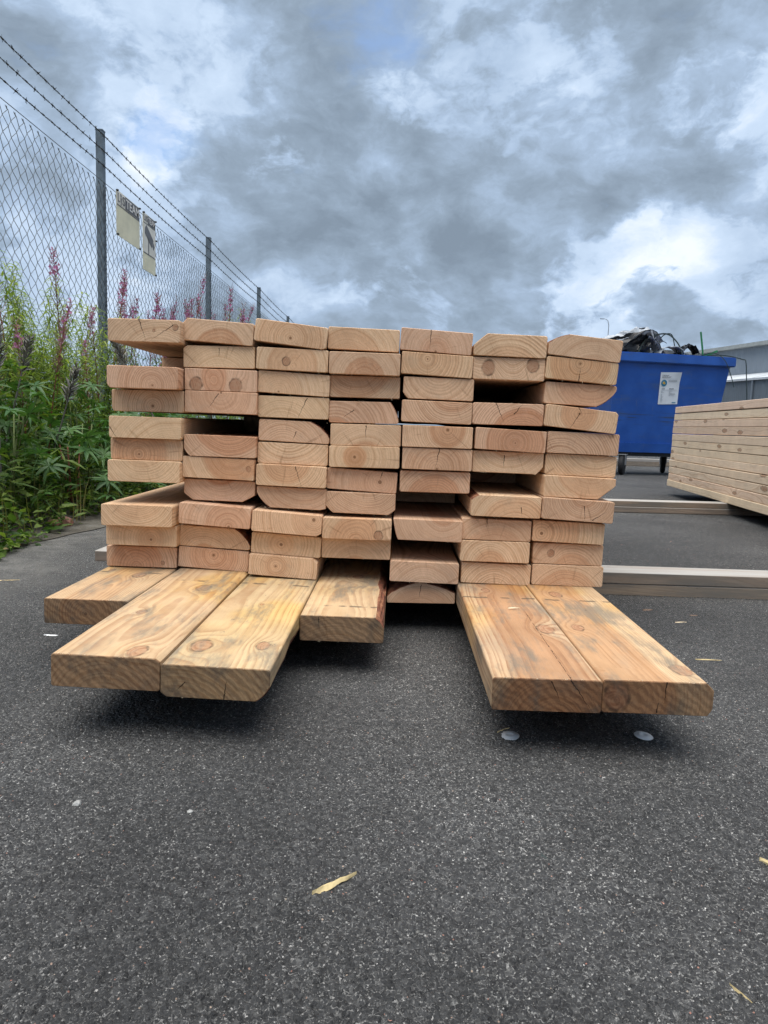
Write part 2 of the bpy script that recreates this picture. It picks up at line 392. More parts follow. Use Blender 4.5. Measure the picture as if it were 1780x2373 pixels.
M['seed_grey'] = leaf_mat('grey_seed_pod', (.09, .082, .080), (.42, .40, .37), .05, .8)
M['galv'] = plain('galvanised_post', (.13, .165, .195), .5, .35, .5, .22, 14)
M['wire'] = plain('fence_wire', (.10, .115, .125), .5, .3, .5, .25, 30)
M['barb'] = plain('barbed_wire_steel', (.055, .06, .065), .6, .4, .4, .3, 30)
M['sign_face'] = plain('aged_sign_cream', (.70, .68, .50), .55, var=.10, scale=6)
M['sign_light'] = plain('aged_sign_light', (.70, .69, .62), .55, var=.08)
M['sign_dark'] = plain('faded_sign_grey', (.13, .135, .145), .55, var=.15)
M['sign_white'] = plain('faded_white_letter', (.78, .78, .75), .55, var=.06)
M['bin_blue'] = None
M['rubber'] = plain('black_rubber', (.018, .018, .02), .7, var=.25)
M['black_steel'] = plain('dark_steel', (.03, .032, .035), .5, .3)
M['zinc'] = plain('zinc_fork', (.45, .46, .47), .4, .7, .5)
M['paper'] = plain('notice_paper', (.70, .74, .78), .7, var=.05)
M['ink'] = plain('grey_print', (.16, .17, .19), .8)
M['ink_soft'] = plain('soft_grey_print', (.40, .43, .46), .8)
M['teal'] = plain('teal_print', (.03, .20, .33), .7)
M['amber'] = plain('amber_print', (.72, .45, .08), .7)
M['film_black'] = plain('black_film', (.014, .015, .018), .28, var=.3)
M['film_white'] = plain('white_film', (.42, .45, .49), .3, var=.25)
M['strap_green'] = plain('green_strap', (.035, .20, .085), .4)
M['strap_dark'] = plain('dark_strap', (.03, .045, .045), .4)
M['cap_white'] = plain('white_plastic', (.74, .75, .76), .4, var=.06)
M['cap_grey'] = plain('clear_grey_plastic', (.42, .44, .46), .35, var=.1)
M['stone_grey'] = plain('grey_pebble', (.30, .30, .29), .85, var=.3, scale=120)
M['stone_pink'] = plain('pink_pebble', (.36, .19, .15), .85, var=.3, scale=120)
M['dead_leaf'] = plain('dead_leaf', (.15, .105, .08), .8, var=.35, scale=80)

def blue_mat():
    m, t, b = new_mat('blue_bin_paint')
    co = t.co(); n = t.noise(t.v('MULTIPLY', co, (2.5, 2.5, 14)), 1.0, 5, .65); n2 = t.noise(co, 5, 3)
    c = t.mix(t.step(n2, .3, .7), (.014, .075, .32), (.022, .100, .40))
    c = t.mix(t.step(n, .50, .72, 0, .5), c, (.06, .10, .20))
    n5 = t.noise(t.v('MULTIPLY', co, (30, 30, 3)), 1.0, 5, .7)
    c = t.mix(t.step(n5, .60, .74, 0, .35), c, (.11, .13, .17))
    zz = t.xyz(co)[2]
    scuff = t.mul(t.step(t.m('ABSOLUTE', t.sub(zz, .58)), .09, .01), t.step(t.noise(t.v('MULTIPLY', co, (4, 4, 60)), 1.0, 4), .5, .68))
    c = t.mix(t.mul(scuff, .75), c, (.035, .05, .075))
    t.put(b.inputs['Base Color'], c); b.inputs['Roughness'].default_value = .42; b.inputs['Specular IOR Level'].default_value = .4
    t.put(b.inputs['Normal'], t.bump(t.noise(co, 7, 3), .12, .01))
    return m
M['bin_blue'] = blue_mat()

def clad_mat(name, c0):
    m, t, b = new_mat(name)
    co = t.co(); x = t.xyz(co)[0]
    w = t.m('FRACT', t.mul(x, 4.0)); rib = t.mul(t.step(w, .05, .15), t.step(w, .65, .55))
    n = t.noise(t.v('MULTIPLY', co, (1, 1, .2)), 1.2, 4)
    t.put(b.inputs['Base Color'], t.mix(t.step(n, .3, .7), tuple(c*.92 for c in c0), tuple(c*1.06 for c in c0)))
    t.put(b.inputs['Normal'], t.bump(rib, .5, .03)); b.inputs['Roughness'].default_value = .5
    return m
M['clad'] = clad_mat('grey_cladding', (.21, .245, .285))
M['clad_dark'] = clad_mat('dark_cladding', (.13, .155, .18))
M['clad_light'] = clad_mat('white_panel', (.52, .55, .58))
M['roof_trim'] = plain('roof_trim', (.34, .36, .35), .5)
M['lamp_grey'] = plain('lamp_post_grey', (.30, .33, .36), .5, .3)

# ------------------------------------------------------------------ mesh helpers
class MB:
    """collects verts, faces, material index and a per-face tint, links as one mesh object"""
    def __init__(s): s.v = []; s.f = []; s.mi = []; s.t = []
    def face(s, idx, mi=0, tint=.5): s.f.append(tuple(idx)); s.mi.append(mi); s.t.append(tint)
    def quad(s, a, b, c, d, mi=0, tint=.5):
        i = len(s.v); s.v += [tuple(a), tuple(b), tuple(c), tuple(d)]; s.face((i, i+1, i+2, i+3), mi, tint)
    def box(s, lo, hi, mi=0, mat=None):
        x0, y0, z0 = lo; x1, y1, z1 = hi
        p = [(x0, y0, z0), (x1, y0, z0), (x1, y1, z0), (x0, y1, z0), (x0, y0, z1), (x1, y0, z1), (x1, y1, z1), (x0, y1, z1)]
        if mat is not None: p = [tuple(mat @ Vector(q)) for q in p]
        i = len(s.v); s.v += p
        for q in ((0, 3, 2, 1), (4, 5, 6, 7), (0, 1, 5, 4), (1, 2, 6, 5), (2, 3, 7, 6), (3, 0, 4, 7)): s.face([i+k for k in q], mi)
    def tube(s, pts, rad, n=6, mi=0, tint=.5, cap=True):
        pts = [Vector(p) for p in pts]; rings = []
        rr = rad if isinstance(rad, (list, tuple)) else [rad]*len(pts)
        up = Vector((0, 0, 1))
        for k, p in enumerate(pts):
            d = (pts[min(k+1, len(pts)-1)]-pts[max(k-1, 0)])
            d = d.normalized() if d.length > 1e-9 else Vector((0, 0, 1))
            a = d.cross(up if abs(d.z) < .95 else Vector((1, 0, 0))).normalized(); b = d.cross(a)
            i = len(s.v); rings.append(i)
            for j in range(n):
                th = 2*math.pi*j/n; s.v.append(tuple(p+(a*math.cos(th)+b*math.sin(th))*rr[k]))
        for k in range(len(pts)-1):
            for j in range(n):
                j2 = (j+1) % n
                s.face((rings[k]+j, rings[k]+j2, rings[k+1]+j2, rings[k+1]+j), mi, tint)
        if cap and n > 2:
            s.face([rings[0]+j for j in range(n)][::-1], mi, tint); s.face([rings[-1]+j for j in range(n)], mi, tint)
    def lathe(s, prof, n=24, mi=0, mat=None):
        base = len(s.v)
        for (r, z) in prof:
            for j in range(n):
                th = 2*math.pi*j/n; p = Vector((r*math.cos(th), r*math.sin(th), z))
                s.v.append(tuple(mat @ p if mat is not None else p))
        for k in range(len(prof)-1):
            for j in range(n):
                j2 = (j+1) % n
                s.face((base+k*n+j, base+k*n+j2, base+(k+1)*n+j2, base+(k+1)*n+j), mi)
        s.face([base+j for j in range(n)][::-1], mi); s.face([base+(len(prof)-1)*n+j for j in range(n)], mi)
    def leaf(s, p, d, nrm, L, w, tint=.5, mi=0, droop=.25, fold=.15):
        """a lanceolate blade of 6 faces with a folded midrib"""
        p = Vector(p); d = Vector(d).normalized(); nrm = Vector(nrm)
        side = d.cross(nrm)
        side = side.normalized() if side.length > 1e-6 else Vector((1, 0, 0)); up = side.cross(d).normalized()
        i = len(s.v); st = (0, .35, .72, 1); ws = (.10, 1, .62, .02)
        for k in range(4):
            c = p+d*(L*st[k])-up*(droop*L*st[k]**2)
            s.v += [tuple(c+side*(w*ws[k]/2)+up*(w*fold*ws[k])), tuple(c), tuple(c-side*(w*ws[k]/2)+up*(w*fold*ws[k]))]
        for k in range(3):
            a = i+3*k
            s.face((a, a+1, a+4, a+3), mi, tint); s.face((a+1, a+2, a+5, a+4), mi, tint)
    def mesh(s, name, mats, smooth=False):
        me = bpy.data.meshes.new(name); me.from_pydata(s.v, [], s.f); me.update()
        for m in mats: me.materials.append(m)
        if len(mats) > 1: me.polygons.foreach_set('material_index', s.mi)
        if smooth: me.polygons.foreach_set('use_smooth', [True]*len(s.f))
        at = me.color_attributes.new('tint', 'FLOAT_COLOR', 'CORNER')
        tot = np.repeat(np.array(s.t, dtype=np.float32), [len(f) for f in s.f])
        buf = np.ones((len(tot), 4), dtype=np.float32); buf[:, :3] = tot[:, None]
        at.data.foreach_set('color', buf.ravel())
        return me

def put(name, me, parent=None, loc=None, rot=None, scale=None):
    o = bpy.data.objects.new(name, me); COL.objects.link(o)
    if parent is not None: o.parent = parent
    if loc is not None: o.location = loc
    if rot is not None: o.rotation_euler = rot
    if scale is not None: o.scale = (scale,)*3 if isinstance(scale, (int, float)) else scale
    return o
def tag(o, label, cat=None, group=None, kind=None):
    o['label'] = label
    if cat: o['category'] = cat
    if group: o['group'] = group
    if kind: o['kind'] = kind
    return o
def empty(name, loc=(0, 0, 0), rz=0.0):
    o = bpy.data.objects.new(name, None); COL.objects.link(o); o.location = loc; o.rotation_euler = (0, 0, rz); o.empty_display_size = .05
    return o
ORD = ['', 'first', 'second', 'third', 'fourth', 'fifth', 'sixth', 'seventh', 'eighth', 'ninth', 'tenth', 'eleventh', 'twelfth',
       'thirteenth', 'fourteenth', 'fifteenth', 'sixteenth', 'seventeenth', 'eighteenth', 'nineteenth', 'twentieth', 'twenty-first', 'twenty-second', 'twenty-third', 'twenty-fourth']

# ------------------------------------------------------------------ ground
def sheet(name, mat, x0, x1, y0, y1, z, nx=1, ny=1):
    b = MB()
    for i in range(nx+1):
        for j in range(ny+1): b.v.append((x0+(x1-x0)*i/nx, y0+(y1-y0)*j/ny, z))
    for i in range(nx):
        for j in range(ny):
            a = i*(ny+1)+j; b.face((a, a+ny+1, a+ny+2, a+1))
    return put(name, b.mesh(name, [mat]))
g = sheet('ground', M['asphalt'], -400, 400, -60, 900, 0.0); g['kind'] = 'structure'; g['label'] = 'dark speckled asphalt yard'

# the near asphalt has real relief: rounded stones standing a millimetre or two out of the binder, finest where it is seen closest
def relief():
    rs = np.random.RandomState(9)
    NX, NR = 620, 400
    t = np.linspace(0, 1, NR)
    d = 1.0/((1-t)/.40+t/2.35)                       # distance ahead of the camera, steps growing with it
    u = np.linspace(-.66, .66, NX)
    X = u[None, :]*d[:, None]; Y = np.repeat((d-1.45)[:, None], NX, 1)
    X = X+rs.uniform(-.2, .2, X.shape)*(d[:, None]*1.32/NX)
    def stones(cell, seed):
        q = np.random.RandomState(seed); T = 512; jx = q.rand(T, T); jy = q.rand(T, T); rv = q.rand(T, T)
        gx = X/cell; gy = Y/cell; ix = np.floor(gx).astype(int); iy = np.floor(gy).astype(int)
        best = np.full(X.shape, 9.0); val = np.zeros(X.shape)
        for a in (-1, 0, 1):
            for c in (-1, 0, 1):
                kx, ky = (ix+a) % T, (iy+c) % T
                dd = np.hypot(ix+a+jx[kx, ky]-gx, iy+c+jy[kx, ky]-gy)
                m = dd < best; best = np.where(m, dd, best); val = np.where(m, rv[kx, ky], val)
        return best, val
    d1, v1 = stones(.0070, 1); d2, v2 = stones(.0029, 2)
    h = .0030*np.clip(1-(d1/.72)**2, 0, 1)**.7*(.25+.75*v1)+.0012*np.clip(1-(d2/.75)**2, 0, 1)*v2
    h += .0022*np.sin(X*9+2*np.sin(Y*5))*np.sin(Y*8+X*3)*.5+.0012
    fe = np.minimum(1, np.minimum((1-np.abs(u)/.66)[None, :]*14, np.minimum(t, 1-t)[:, None]*20))
    Z = np.maximum(.0004, h)*np.clip(fe, 0, 1)+.0003
    co = np.stack([X, Y, Z], -1).reshape(-1, 3).astype(np.float32)
    me = bpy.data.meshes.new('asphalt'); me.vertices.add(len(co)); me.vertices.foreach_set('co', co.ravel())
    i = np.arange(NR-1)[:, None]*NX+np.arange(NX-1)[None, :]
    q = np.stack([i, i+1, i+NX+1, i+NX], -1).reshape(-1, 4).astype(np.int32); n = len(q)
    me.loops.add(4*n); me.loops.foreach_set('vertex_index', q.ravel())
    me.polygons.add(n); me.polygons.foreach_set('loop_start', np.arange(0, 4*n, 4, dtype=np.int32))
    me.polygons.foreach_set('use_smooth', np.ones(n, dtype=bool))
    me.update(calc_edges=True); me.validate(); me.materials.append(M['asphalt'])
    return me
ro = put('asphalt', relief()); ro['kind'] = 'structure'; ro['label'] = 'rough stony surface of the asphalt in the foreground'

# verge of soil along the fence, its edge ragged over the asphalt
rng = random.Random(5)
b = MB(); NY = 260; ys = [-3+i*.11 for i in range(NY)]
prof = [(-1.20, .003), (-1.36, .010), (-1.6, .035), (-2.2, .05), (-3.2, .06), (-6.0, .05)]
for y in ys:
    wob = .06*math.sin(y*2.1)+.05*math.sin(y*5.3+1)+rng.uniform(-.025, .025)
    for k, (x, z) in enumerate(prof):
        b.v.append((x+wob*(1 if k < 2 else .3), y, max(.003, z+rng.uniform(-.008, .008)*min(1, k/2)) if k else .003))
n = len(prof)
for j in range(NY-1):
    for k in range(n-1):
        a = j*n+k; b.face((a, a+n, a+n+1, a+1))
vo = put('verge', b.mesh('verge', [M['soil']], False)); vo['kind'] = 'structure'; vo['label'] = 'bare soil verge along the wire fence'

# loose grit lying on the asphalt, chips of stone by the thousand
def chip(b, x, y, r, rng, mi):
    i = len(b.v); h = r*rng.uniform(.45, .8); a0 = rng.uniform(0, 6.28); n = 5; el = rng.uniform(.55, 1)
    ca, sa = math.cos(a0), math.sin(a0)
    for lev, (k, zz) in enumerate(((1.0, 0), (.8, h*.7))):
        for j in range(n):
            th = 6.283*j/n+rng.uniform(-.3, .3); q = r*k*rng.uniform(.75, 1.1)
            px, py = q*math.cos(th), q*math.sin(th)*el
            b.v.append((x+px*ca-py*sa, y+px*sa+py*ca, zz+.0005))
    b.v.append((x, y, h))
    for j in range(n):
        j2 = (j+1) % n
        b.face((i+j, i+j2, i+n+j2, i+n+j), mi); b.face((i+n+j, i+n+j2, i+2*n), mi)
rng = random.Random(11); b = MB()
for k in range(5200):
    y = -1.15+2.6*rng.random()**1.3; x = rng.uniform(-1.15, 1.5)*(1 if y > -.4 else .75)
    u = rng.random(); mi = 0 if u < .50 else 1 if u < .80 else 2 if u < .89 else 3
    chip(b, x, y, rng.uniform(.0008, .0021)*(1.5 if rng.random() < .06 else 1), rng, mi)
M['grit_dark'] = plain('dark_grit', (.055, .055, .058), .85, var=.4, scale=300)
M['grit_pale'] = plain('pale_grit', (.42, .41, .38), .85, var=.3, scale=300)
go = put('grit', b.mesh('grit', [M['stone_grey'], M['grit_dark'], M['stone_pink'], M['grit_pale']]))
tag(go, 'loose stone grit scattered over the asphalt', 'grit', kind='stuff')

# sawdust and crumbs of wood fallen round the plank ends
rng = random.Random(17); b = MB()
for k in range(130):
    if rng.random() < .5: x, y = rng.choice([-.37, -.23, -.08, .21, .355])+rng.gauss(0, .09), -.52+rng.gauss(0, .10)
    else: x, y = rng.uniform(-.9, 1.0), rng.uniform(-.75, .6)
    th = rng.uniform(0, 6.28); L = rng.uniform(.0007, .0024); w = rng.uniform(.0003, .0007)
    b.box((-L, -w, 0), (L, w, w), 0, Matrix.Translation((x, y, .0012)) @ Matrix.Rotation(th, 4, 'Z') @ Matrix.Rotation(rng.uniform(-.3, .3), 4, 'Y'))
o = put('sawdust', b.mesh('sawdust', [M['fibre']])); tag(o, 'crumbs of pale sawdust under the plank ends', 'sawdust', kind='stuff')

# ------------------------------------------------------------------ planks
def corner_pts(cx, cz, sx, sz, cut, rad):
    """points round one corner of the section, going clockwise seen from the front (TL>TR>BR>BL)"""
    pts = []
    if cut is None: dx = dz = rad; bark = 0
    else: dx, dz, bark = cut
    n = 3 if cut is None else 5
    # from the point on the side dz away to the point on the top dx away (or the reverse, set by the caller)
    for k in range(n+1):
        u = k/n
        ex, ez = dx*(1-math.cos(u*math.pi/2)), dz*(1-math.sin(u*math.pi/2))   # ellipse from (0,dz) to (dx,0)
        lx, lz = dx*u, dz*(1-u)
        q = 1.0 if cut is None else (.40 if bark else .10)
        pts.append((cx+sx*(ex*q+lx*(1-q)), cz+sz*(ez*q+lz*(1-q)), bark))
    return pts
def plank_mesh(name, W, H, L, mats, cuts={}, rad=.0032, rng=None, rough=0.0):
    w, h = W/2, H/2; prof = []
    tl = corner_pts(-w, h, 1, -1, cuts.get('TL'), rad)
    tr = corner_pts(w, h, -1, -1, cuts.get('TR'), rad)[::-1]
    br = corner_pts(w, -h, -1, 1, cuts.get('BR'), rad)
    bl = corner_pts(-w, -h, 1, 1, cuts.get('BL'), rad)[::-1]
    for grp in (tl, tr, br, bl):
        for k, (x, z, bk) in enumerate(grp): prof.append((x, z, bk if k < len(grp)-1 else 0))
    n = len(prof); b = MB()
    secs = [(0.0, .0009), (.0012, 0)]
    if any(p[2] for p in prof):
        secs += [(.06+.07*k, 0) for k in range(9)]
    secs += [(L, 0)]
    rng = rng or random.Random(1)
    for k, (y, ins) in enumerate(secs):
        jig = rng.uniform(-.0025, .0025) if 1 < k < len(secs)-1 else 0
        for (x, z, bk) in prof:
            sx = -1 if x > 0 else 1; sz = -1 if z > 0 else 1
            j2 = jig+rng.uniform(-.0012, .0012) if (bk and 1 < k < len(secs)-1) else 0
            b.v.append((x+sx*(ins+j2), y, z+sz*(ins+j2)))
    b.face(list(range(n))[::-1], 0)
    for k in range(len(secs)-1):
        for j in range(n):
            j2 = (j+1) % n
            b.face((k*n+j, k*n+j2, (k+1)*n+j2, (k+1)*n+j), 1 if prof[j][2] else 0)
    b.face([(len(secs)-1)*n+j for j in range(n)], 0)
    return b.mesh(name, mats)

BOARDS={
(1, 1):(-0.5032,0.6004,-0.04,0.1432,-0.0300),(1, 2):(-0.5041,0.5549,0.00,0.1445,0.3000),(1, 3):(-0.5051,0.5094,0.03,0.1420,-0.0350),
(1, 4):(-0.5066,0.4644,0.34,0.1475,-0.0001),(1, 5):(-0.5057,0.4104,-0.04,0.1464,-0.0200),(1, 6):(-0.5077,0.3663,-0.04,0.1471,-0.0067),
(1, 7):(-0.5091,0.3222,-0.04,0.1475,-0.0200),(1, 8):(-0.5131,0.2781,-0.04,0.1445,0.9500),(1, 9):(-0.5171,0.2340,-0.04,0.1443,-0.0400),
(1, 10):(-0.5166,0.1899,-0.04,0.1460,-0.0150),(1, 11):(-0.5246,0.1407,0.16,0.1475,0.0073),(2, 1):(-0.3660,0.6058,-3.29,0.1472,-0.0036),(2, 2):(-0.3627,0.5570,0.52,0.1447,0.0027),(2, 3):(-0.3577,0.5105,-0.35,0.1463,-0.0025),
(2, 4):(-0.3568,0.4660,-0.31,0.1465,-0.0045),(2, 5):(-0.3574,0.4219,-0.31,0.1445,0.5500),(2, 6):(-0.3579,0.3778,-0.31,0.1475,-0.0059),
(2, 7):(-0.3614,0.3327,-1.22,0.1475,-0.0037),(2, 8):(-0.3621,0.2858,-0.63,0.1475,0.0105),(2, 9):(-0.3644,0.2368,-2.99,0.1473,-0.0200),
(2, 10):(-0.3701,0.1871,-2.23,0.1475,0.0081),(2, 11):(-0.3733,0.1414,-2.85,0.1475,0.0080),(3, 1):(-0.2174,0.6059,-5.84,0.1459,-0.0041),(3, 2):(-0.2141,0.5562,-1.28,0.1445,-0.0018),(3, 3):(-0.2109,0.5092,-2.30,0.1458,0.0045),
(3, 4):(-0.2112,0.4614,-0.32,0.1446,0.0066),(3, 5):(-0.2090,0.4127,-1.48,0.1459,0.0091),(3, 6):(-0.2112,0.3668,-0.71,0.1451,0.0096),
(3, 7):(-0.2114,0.3224,-0.96,0.1439,-0.0063),(3, 8):(-0.2117,0.2761,-1.19,0.1435,0.0041),(3, 9):(-0.2167,0.2266,-3.07,0.1432,-0.0200),
(3, 10):(-0.2206,0.1781,-2.84,0.1451,0.0021),(3, 11):(-0.2247,0.1342,-2.84,0.1420,-0.0100),(4, 1):(-0.0720,0.6010,-1.19,0.1431,0.0015),(4, 2):(-0.0684,0.5528,-0.25,0.1424,-0.0062),(4, 3):(-0.0670,0.5076,0.24,0.1420,0.0107),
(4, 4):(-0.0678,0.4564,0.54,0.1421,0.0093),(4, 5):(-0.0623,0.4103,0.33,0.1437,0.0030),(4, 6):(-0.0635,0.3661,0.44,0.1435,-0.0020),
(4, 7):(-0.0674,0.3170,-2.57,0.1448,0.0102),(4, 8):(-0.0683,0.2706,-0.60,0.1432,0.0034),(4, 9):(-0.0737,0.2192,-0.10,0.1420,-0.0150),
(4, 10):(-0.0753,0.1750,-0.00,0.1439,0.0090),(4, 11):(-0.0753,0.1309,-0.00,0.1445,0.4000),(5, 1):(0.0734,0.6018,-3.05,0.1438,0.0022),(5, 2):(0.0766,0.5557,-2.40,0.1433,0.0003),(5, 3):(0.0816,0.5087,-0.70,0.1420,0.0040),
(5, 4):(0.0801,0.4619,-0.91,0.1424,0.0006),(5, 5):(0.0834,0.4121,-0.11,0.1420,-0.0048),(5, 6):(0.0849,0.3668,-0.20,0.1421,-0.0019),
(5, 7):(0.0827,0.3196,0.20,0.1439,0.0083),(5, 8):(0.0769,0.2700,0.00,0.1445,0.2800),(5, 9):(0.0712,0.2212,-0.64,0.1420,-0.0100),
(5, 10):(0.0697,0.1772,-0.64,0.1445,0.5000),(5, 11):(0.0681,0.1329,-0.83,0.1424,-0.0071),(5, 12):(0.0636,0.0862,1.23,0.1427,0.0045),
(6, 1):(0.2209,0.5979,-0.88,0.1448,-0.0024),(6, 2):(0.2209,0.5525,-0.24,0.1439,0.0027),(6, 3):(0.2224,0.5076,0.00,0.1445,0.8000),
(6, 4):(0.2239,0.4626,0.20,0.1432,0.0014),(6, 5):(0.2318,0.4106,-1.94,0.1434,-0.0011),(6, 6):(0.2308,0.3649,-0.57,0.1449,0.0119),
(6, 7):(0.2294,0.3208,-0.57,0.1445,0.3200),(6, 8):(0.2280,0.2767,-0.57,0.1420,-0.0150),(6, 9):(0.2131,0.2259,-0.47,0.1427,0.0003),
(6, 10):(0.2120,0.1810,-0.13,0.1425,-0.0039),(6, 11):(0.2174,0.1332,-0.69,0.1441,0.0047),(7, 1):(0.3695,0.5991,-5.14,0.1451,-0.0025),(7, 2):(0.3657,0.5539,-4.10,0.1438,-0.0009),(7, 3):(0.3676,0.5068,-1.98,0.1438,0.0069),
(7, 4):(0.3707,0.4581,-5.03,0.1464,-0.0016),(7, 5):(0.3791,0.4089,-0.85,0.1454,0.0032),(7, 6):(0.3792,0.3641,-1.13,0.1449,0.0101),
(7, 7):(0.3759,0.3198,-1.31,0.1448,-0.0060),(7, 8):(0.3724,0.2748,-2.26,0.1443,-0.0200),(7, 9):(0.3603,0.2267,-1.30,0.1463,-0.0034),
(7, 10):(0.3643,0.1796,-0.37,0.1449,0.0073),(7, 11):(0.3659,0.1350,-0.16,0.1471,0.0043),}
FEAT = {(1,1):'with black resin streaks', (2,3):'with two round knots like eyes', (6,2):'with red knot and black-ringed knot', (2,4):'with fanned dark ray cracks',
        (5,12):'with half-moon bark edge', (7,3):'with bark along lower right edge', (7,1):'with slanted bark upper left edge', (2,8):'with both lower corners cut away',
        (3,5):'with bark at upper right', (2,10):'with bark at upper right', (3,8):'with red bark at lower left', (6,1):'with slanted upper left corner',
        (2,1):'with slanted upper left corner', (7,9):'half reddish heartwood', (7,4):'tilted and cracked through the pith', (7,7):'with missing lower right corner', (5,9):'with red bark at left'}
CUTS = {(2,1):{'TL':(.0135,.0165,0)}, (2,2):{'TL':(.008,.006,0)}, (2,6):{'BL':(.012,.016,1)}, (2,8):{'BL':(.019,.014,0),'BR':(.026,.015,0)},
        (2,10):{'TR':(.033,.034,1)}, (3,1):{'BR':(.008,.004,0)}, (3,5):{'TR':(.039,.032,1)}, (3,8):{'BL':(.028,.031,1),'BR':(.012,.003,0)}, (3,9):{'BR':(.010,.006,0)},
        (3,11):{'TR':(.012,.008,0)}, (4,4):{'TR':(.017,.035,1)}, (4,8):{'BL':(.015,.014,0),'BR':(.013,.011,0)}, (5,3):{'BL':(.011,.012,0)}, (5,9):{'BL':(.0107,.040,1)},
        (5,12):{'TL':(.058,.030,1),'TR':(.064,.022,1)}, (6,1):{'TL':(.026,.023,0)}, (6,6):{'BR':(.013,.015,0)}, (6,8):{'TL':(.015,.010,1)}, (7,1):{'TL':(.038,.020,1)},
        (7,3):{'BR':(.036,.034,1)}, (7,4):{'TR':(.006,.005,0)}, (7,7):{'BR':(.034,.030,0)}, (1,3):{'BL':(.006,.007,0)}, (1,4):{'BL':(.004,.006,0)}}
PITH = {(1,1):(.03,-.07),(1,3):(.02,-.015),(1,4):(.01,-.01),(1,5):(.06,-.09),(1,6):(-.015,-.01),(1,7):(0,.05),(1,9):(0,.055),(1,10):(.02,-.008),(1,11):(-.01,-.02),
        (2,1):(.01,-.05),(2,2):(0,-.055),(2,3):(-.015,0),(2,4):(0,.02),(2,6):(.02,.06),(2,7):(.03,.035),(2,8):(0,.05),(2,9):(.03,-.02),(2,10):(-.02,-.05),(2,11):(0,.008),
        (3,1):(0,-.008),(3,2):(0,-.012),(3,3):(-.03,-.018),(3,4):(-.02,-.06),(3,5):(-.02,-.05),(3,6):(-.01,.06),(3,7):(-.01,.035),(3,8):(.02,.06),(3,9):(.055,.012),(3,10):(-.01,0),(3,11):(-.015,0),
        (4,1):(-.03,-.05),(4,2):(0,-.03),(4,3):(-.02,.05),(4,4):(-.06,-.05),(4,5):(0,-.06),(4,6):(-.02,0),(4,7):(.037,0),(4,8):(.01,.06),(4,9):(0,-.025),(4,10):(0,-.05),
        (5,1):(0,-.02),(5,2):(-.02,.01),(5,3):(0,.04),(5,4):(.03,.05),(5,5):(.02,.015),(5,6):(0,-.02),(5,7):(0,-.04),(5,9):(.03,.04),(5,11):(0,-.05),(5,12):(0,-.06),
        (6,1):(0,-.07),(6,2):(.01,.07),(6,4):(.03,-.05),(6,5):(.01,-.005),(6,6):(0,.06),(6,8):(.02,-.05),(6,9):(0,-.06),(6,10):(-.01,-.03),(6,11):(0,-.045),
        (7,1):(.02,-.055),(7,2):(-.005,.013),(7,3):(.02,.04),(7,4):(-.005,.01),(7,5):(-.04,-.05),(7,6):(.03,.06),(7,7):(.02,.05),(7,8):(.01,.03),(7,9):(-.055,-.005),(7,10):(.01,-.045),(7,11):(0,-.06)}
KNOT = {(2,3):[(-.050,-.009,.013),(.030,-.010,.013)], (6,2):[(-.041,.001,.0135),(.047,.008,.0125)], (1,1):[(.062,.008,.006),(.02,.0,.003)], (3,2):[(-.012,-.004,.008)],
        (1,11):[(.045,-.012,.004)], (2,7):[(.062,.002,.005)], (4,9):[(.045,-.012,.009)], (7,10):[(-.035,.0,.007)]}
CRACK = {(2,2):[(0,.018,-1.57,.02)], (2,4):[(-.005,.018,-2.15,.038)], (1,1):[(-.010,.022,-1.25,.046),(.058,.012,-2.55,.055)], (3,1):[], (5,1):[(-.012,.022,-1.57,.042)],
         (4,5):[(0,.02,-1.57,.03)], (5,6):[(.004,.022,-1.75,.045)], (7,2):[(-.003,-.022,1.6,.03)], (7,4):[(-.004,.012,-2.0,.042),(-.008,.022,-1.0,.014)], (6,4):[(-.025,.022,-1.15,.045),(.012,.0,.9,.03)],
         (6,6):[(-.008,.015,-1.6,.028)], (5,12):[(0,.018,-1.7,.03)], (4,7):[(.042,.02,-1.9,.018)], (7,8):[(.012,.01,-1.45,.035),(.03,-.018,.6,.035)], (1,5):[(-.072,.0,-1.0,.03)], (3,5):[(.005,.0,-2.0,.02)],
         (6,9):[(-.02,.022,-1.6,.018)], (3,4):[(.028,.02,-2.0,.05)], (3,7):[(.008,.02,-1.25,.045)], (6,8):[(.03,.0,-1.4,.02)], (4,4):[(-.02,.005,-2.5,.03)]}
rng = random.Random(21)
LEN = 4.2
PG = 'planks of the big stack'
stack = {}
def set_wood(o, pith, lam, knots=(), cracks=(), tops=()):
    o['pith'] = (float(pith[0]), float(pith[1]), float(lam))
    for k in range(2):
        o['k%d' % (k+1)] = tuple(map(float, knots[k])) if k < len(knots) else (0.0, 0.0, 0.0)
        c = cracks[k] if k < len(cracks) else (0, 0, 0, 0)
        o['c%d' % (k+1)] = (float(c[0]), float(c[1]), float(c[2])); o['c%dlen' % (k+1)] = float(c[3])
    for k in range(3):
        o['t%d' % (k+1)] = tuple(map(float, tops[k])) if k < len(tops) else (0.0, 0.0, 0.0)

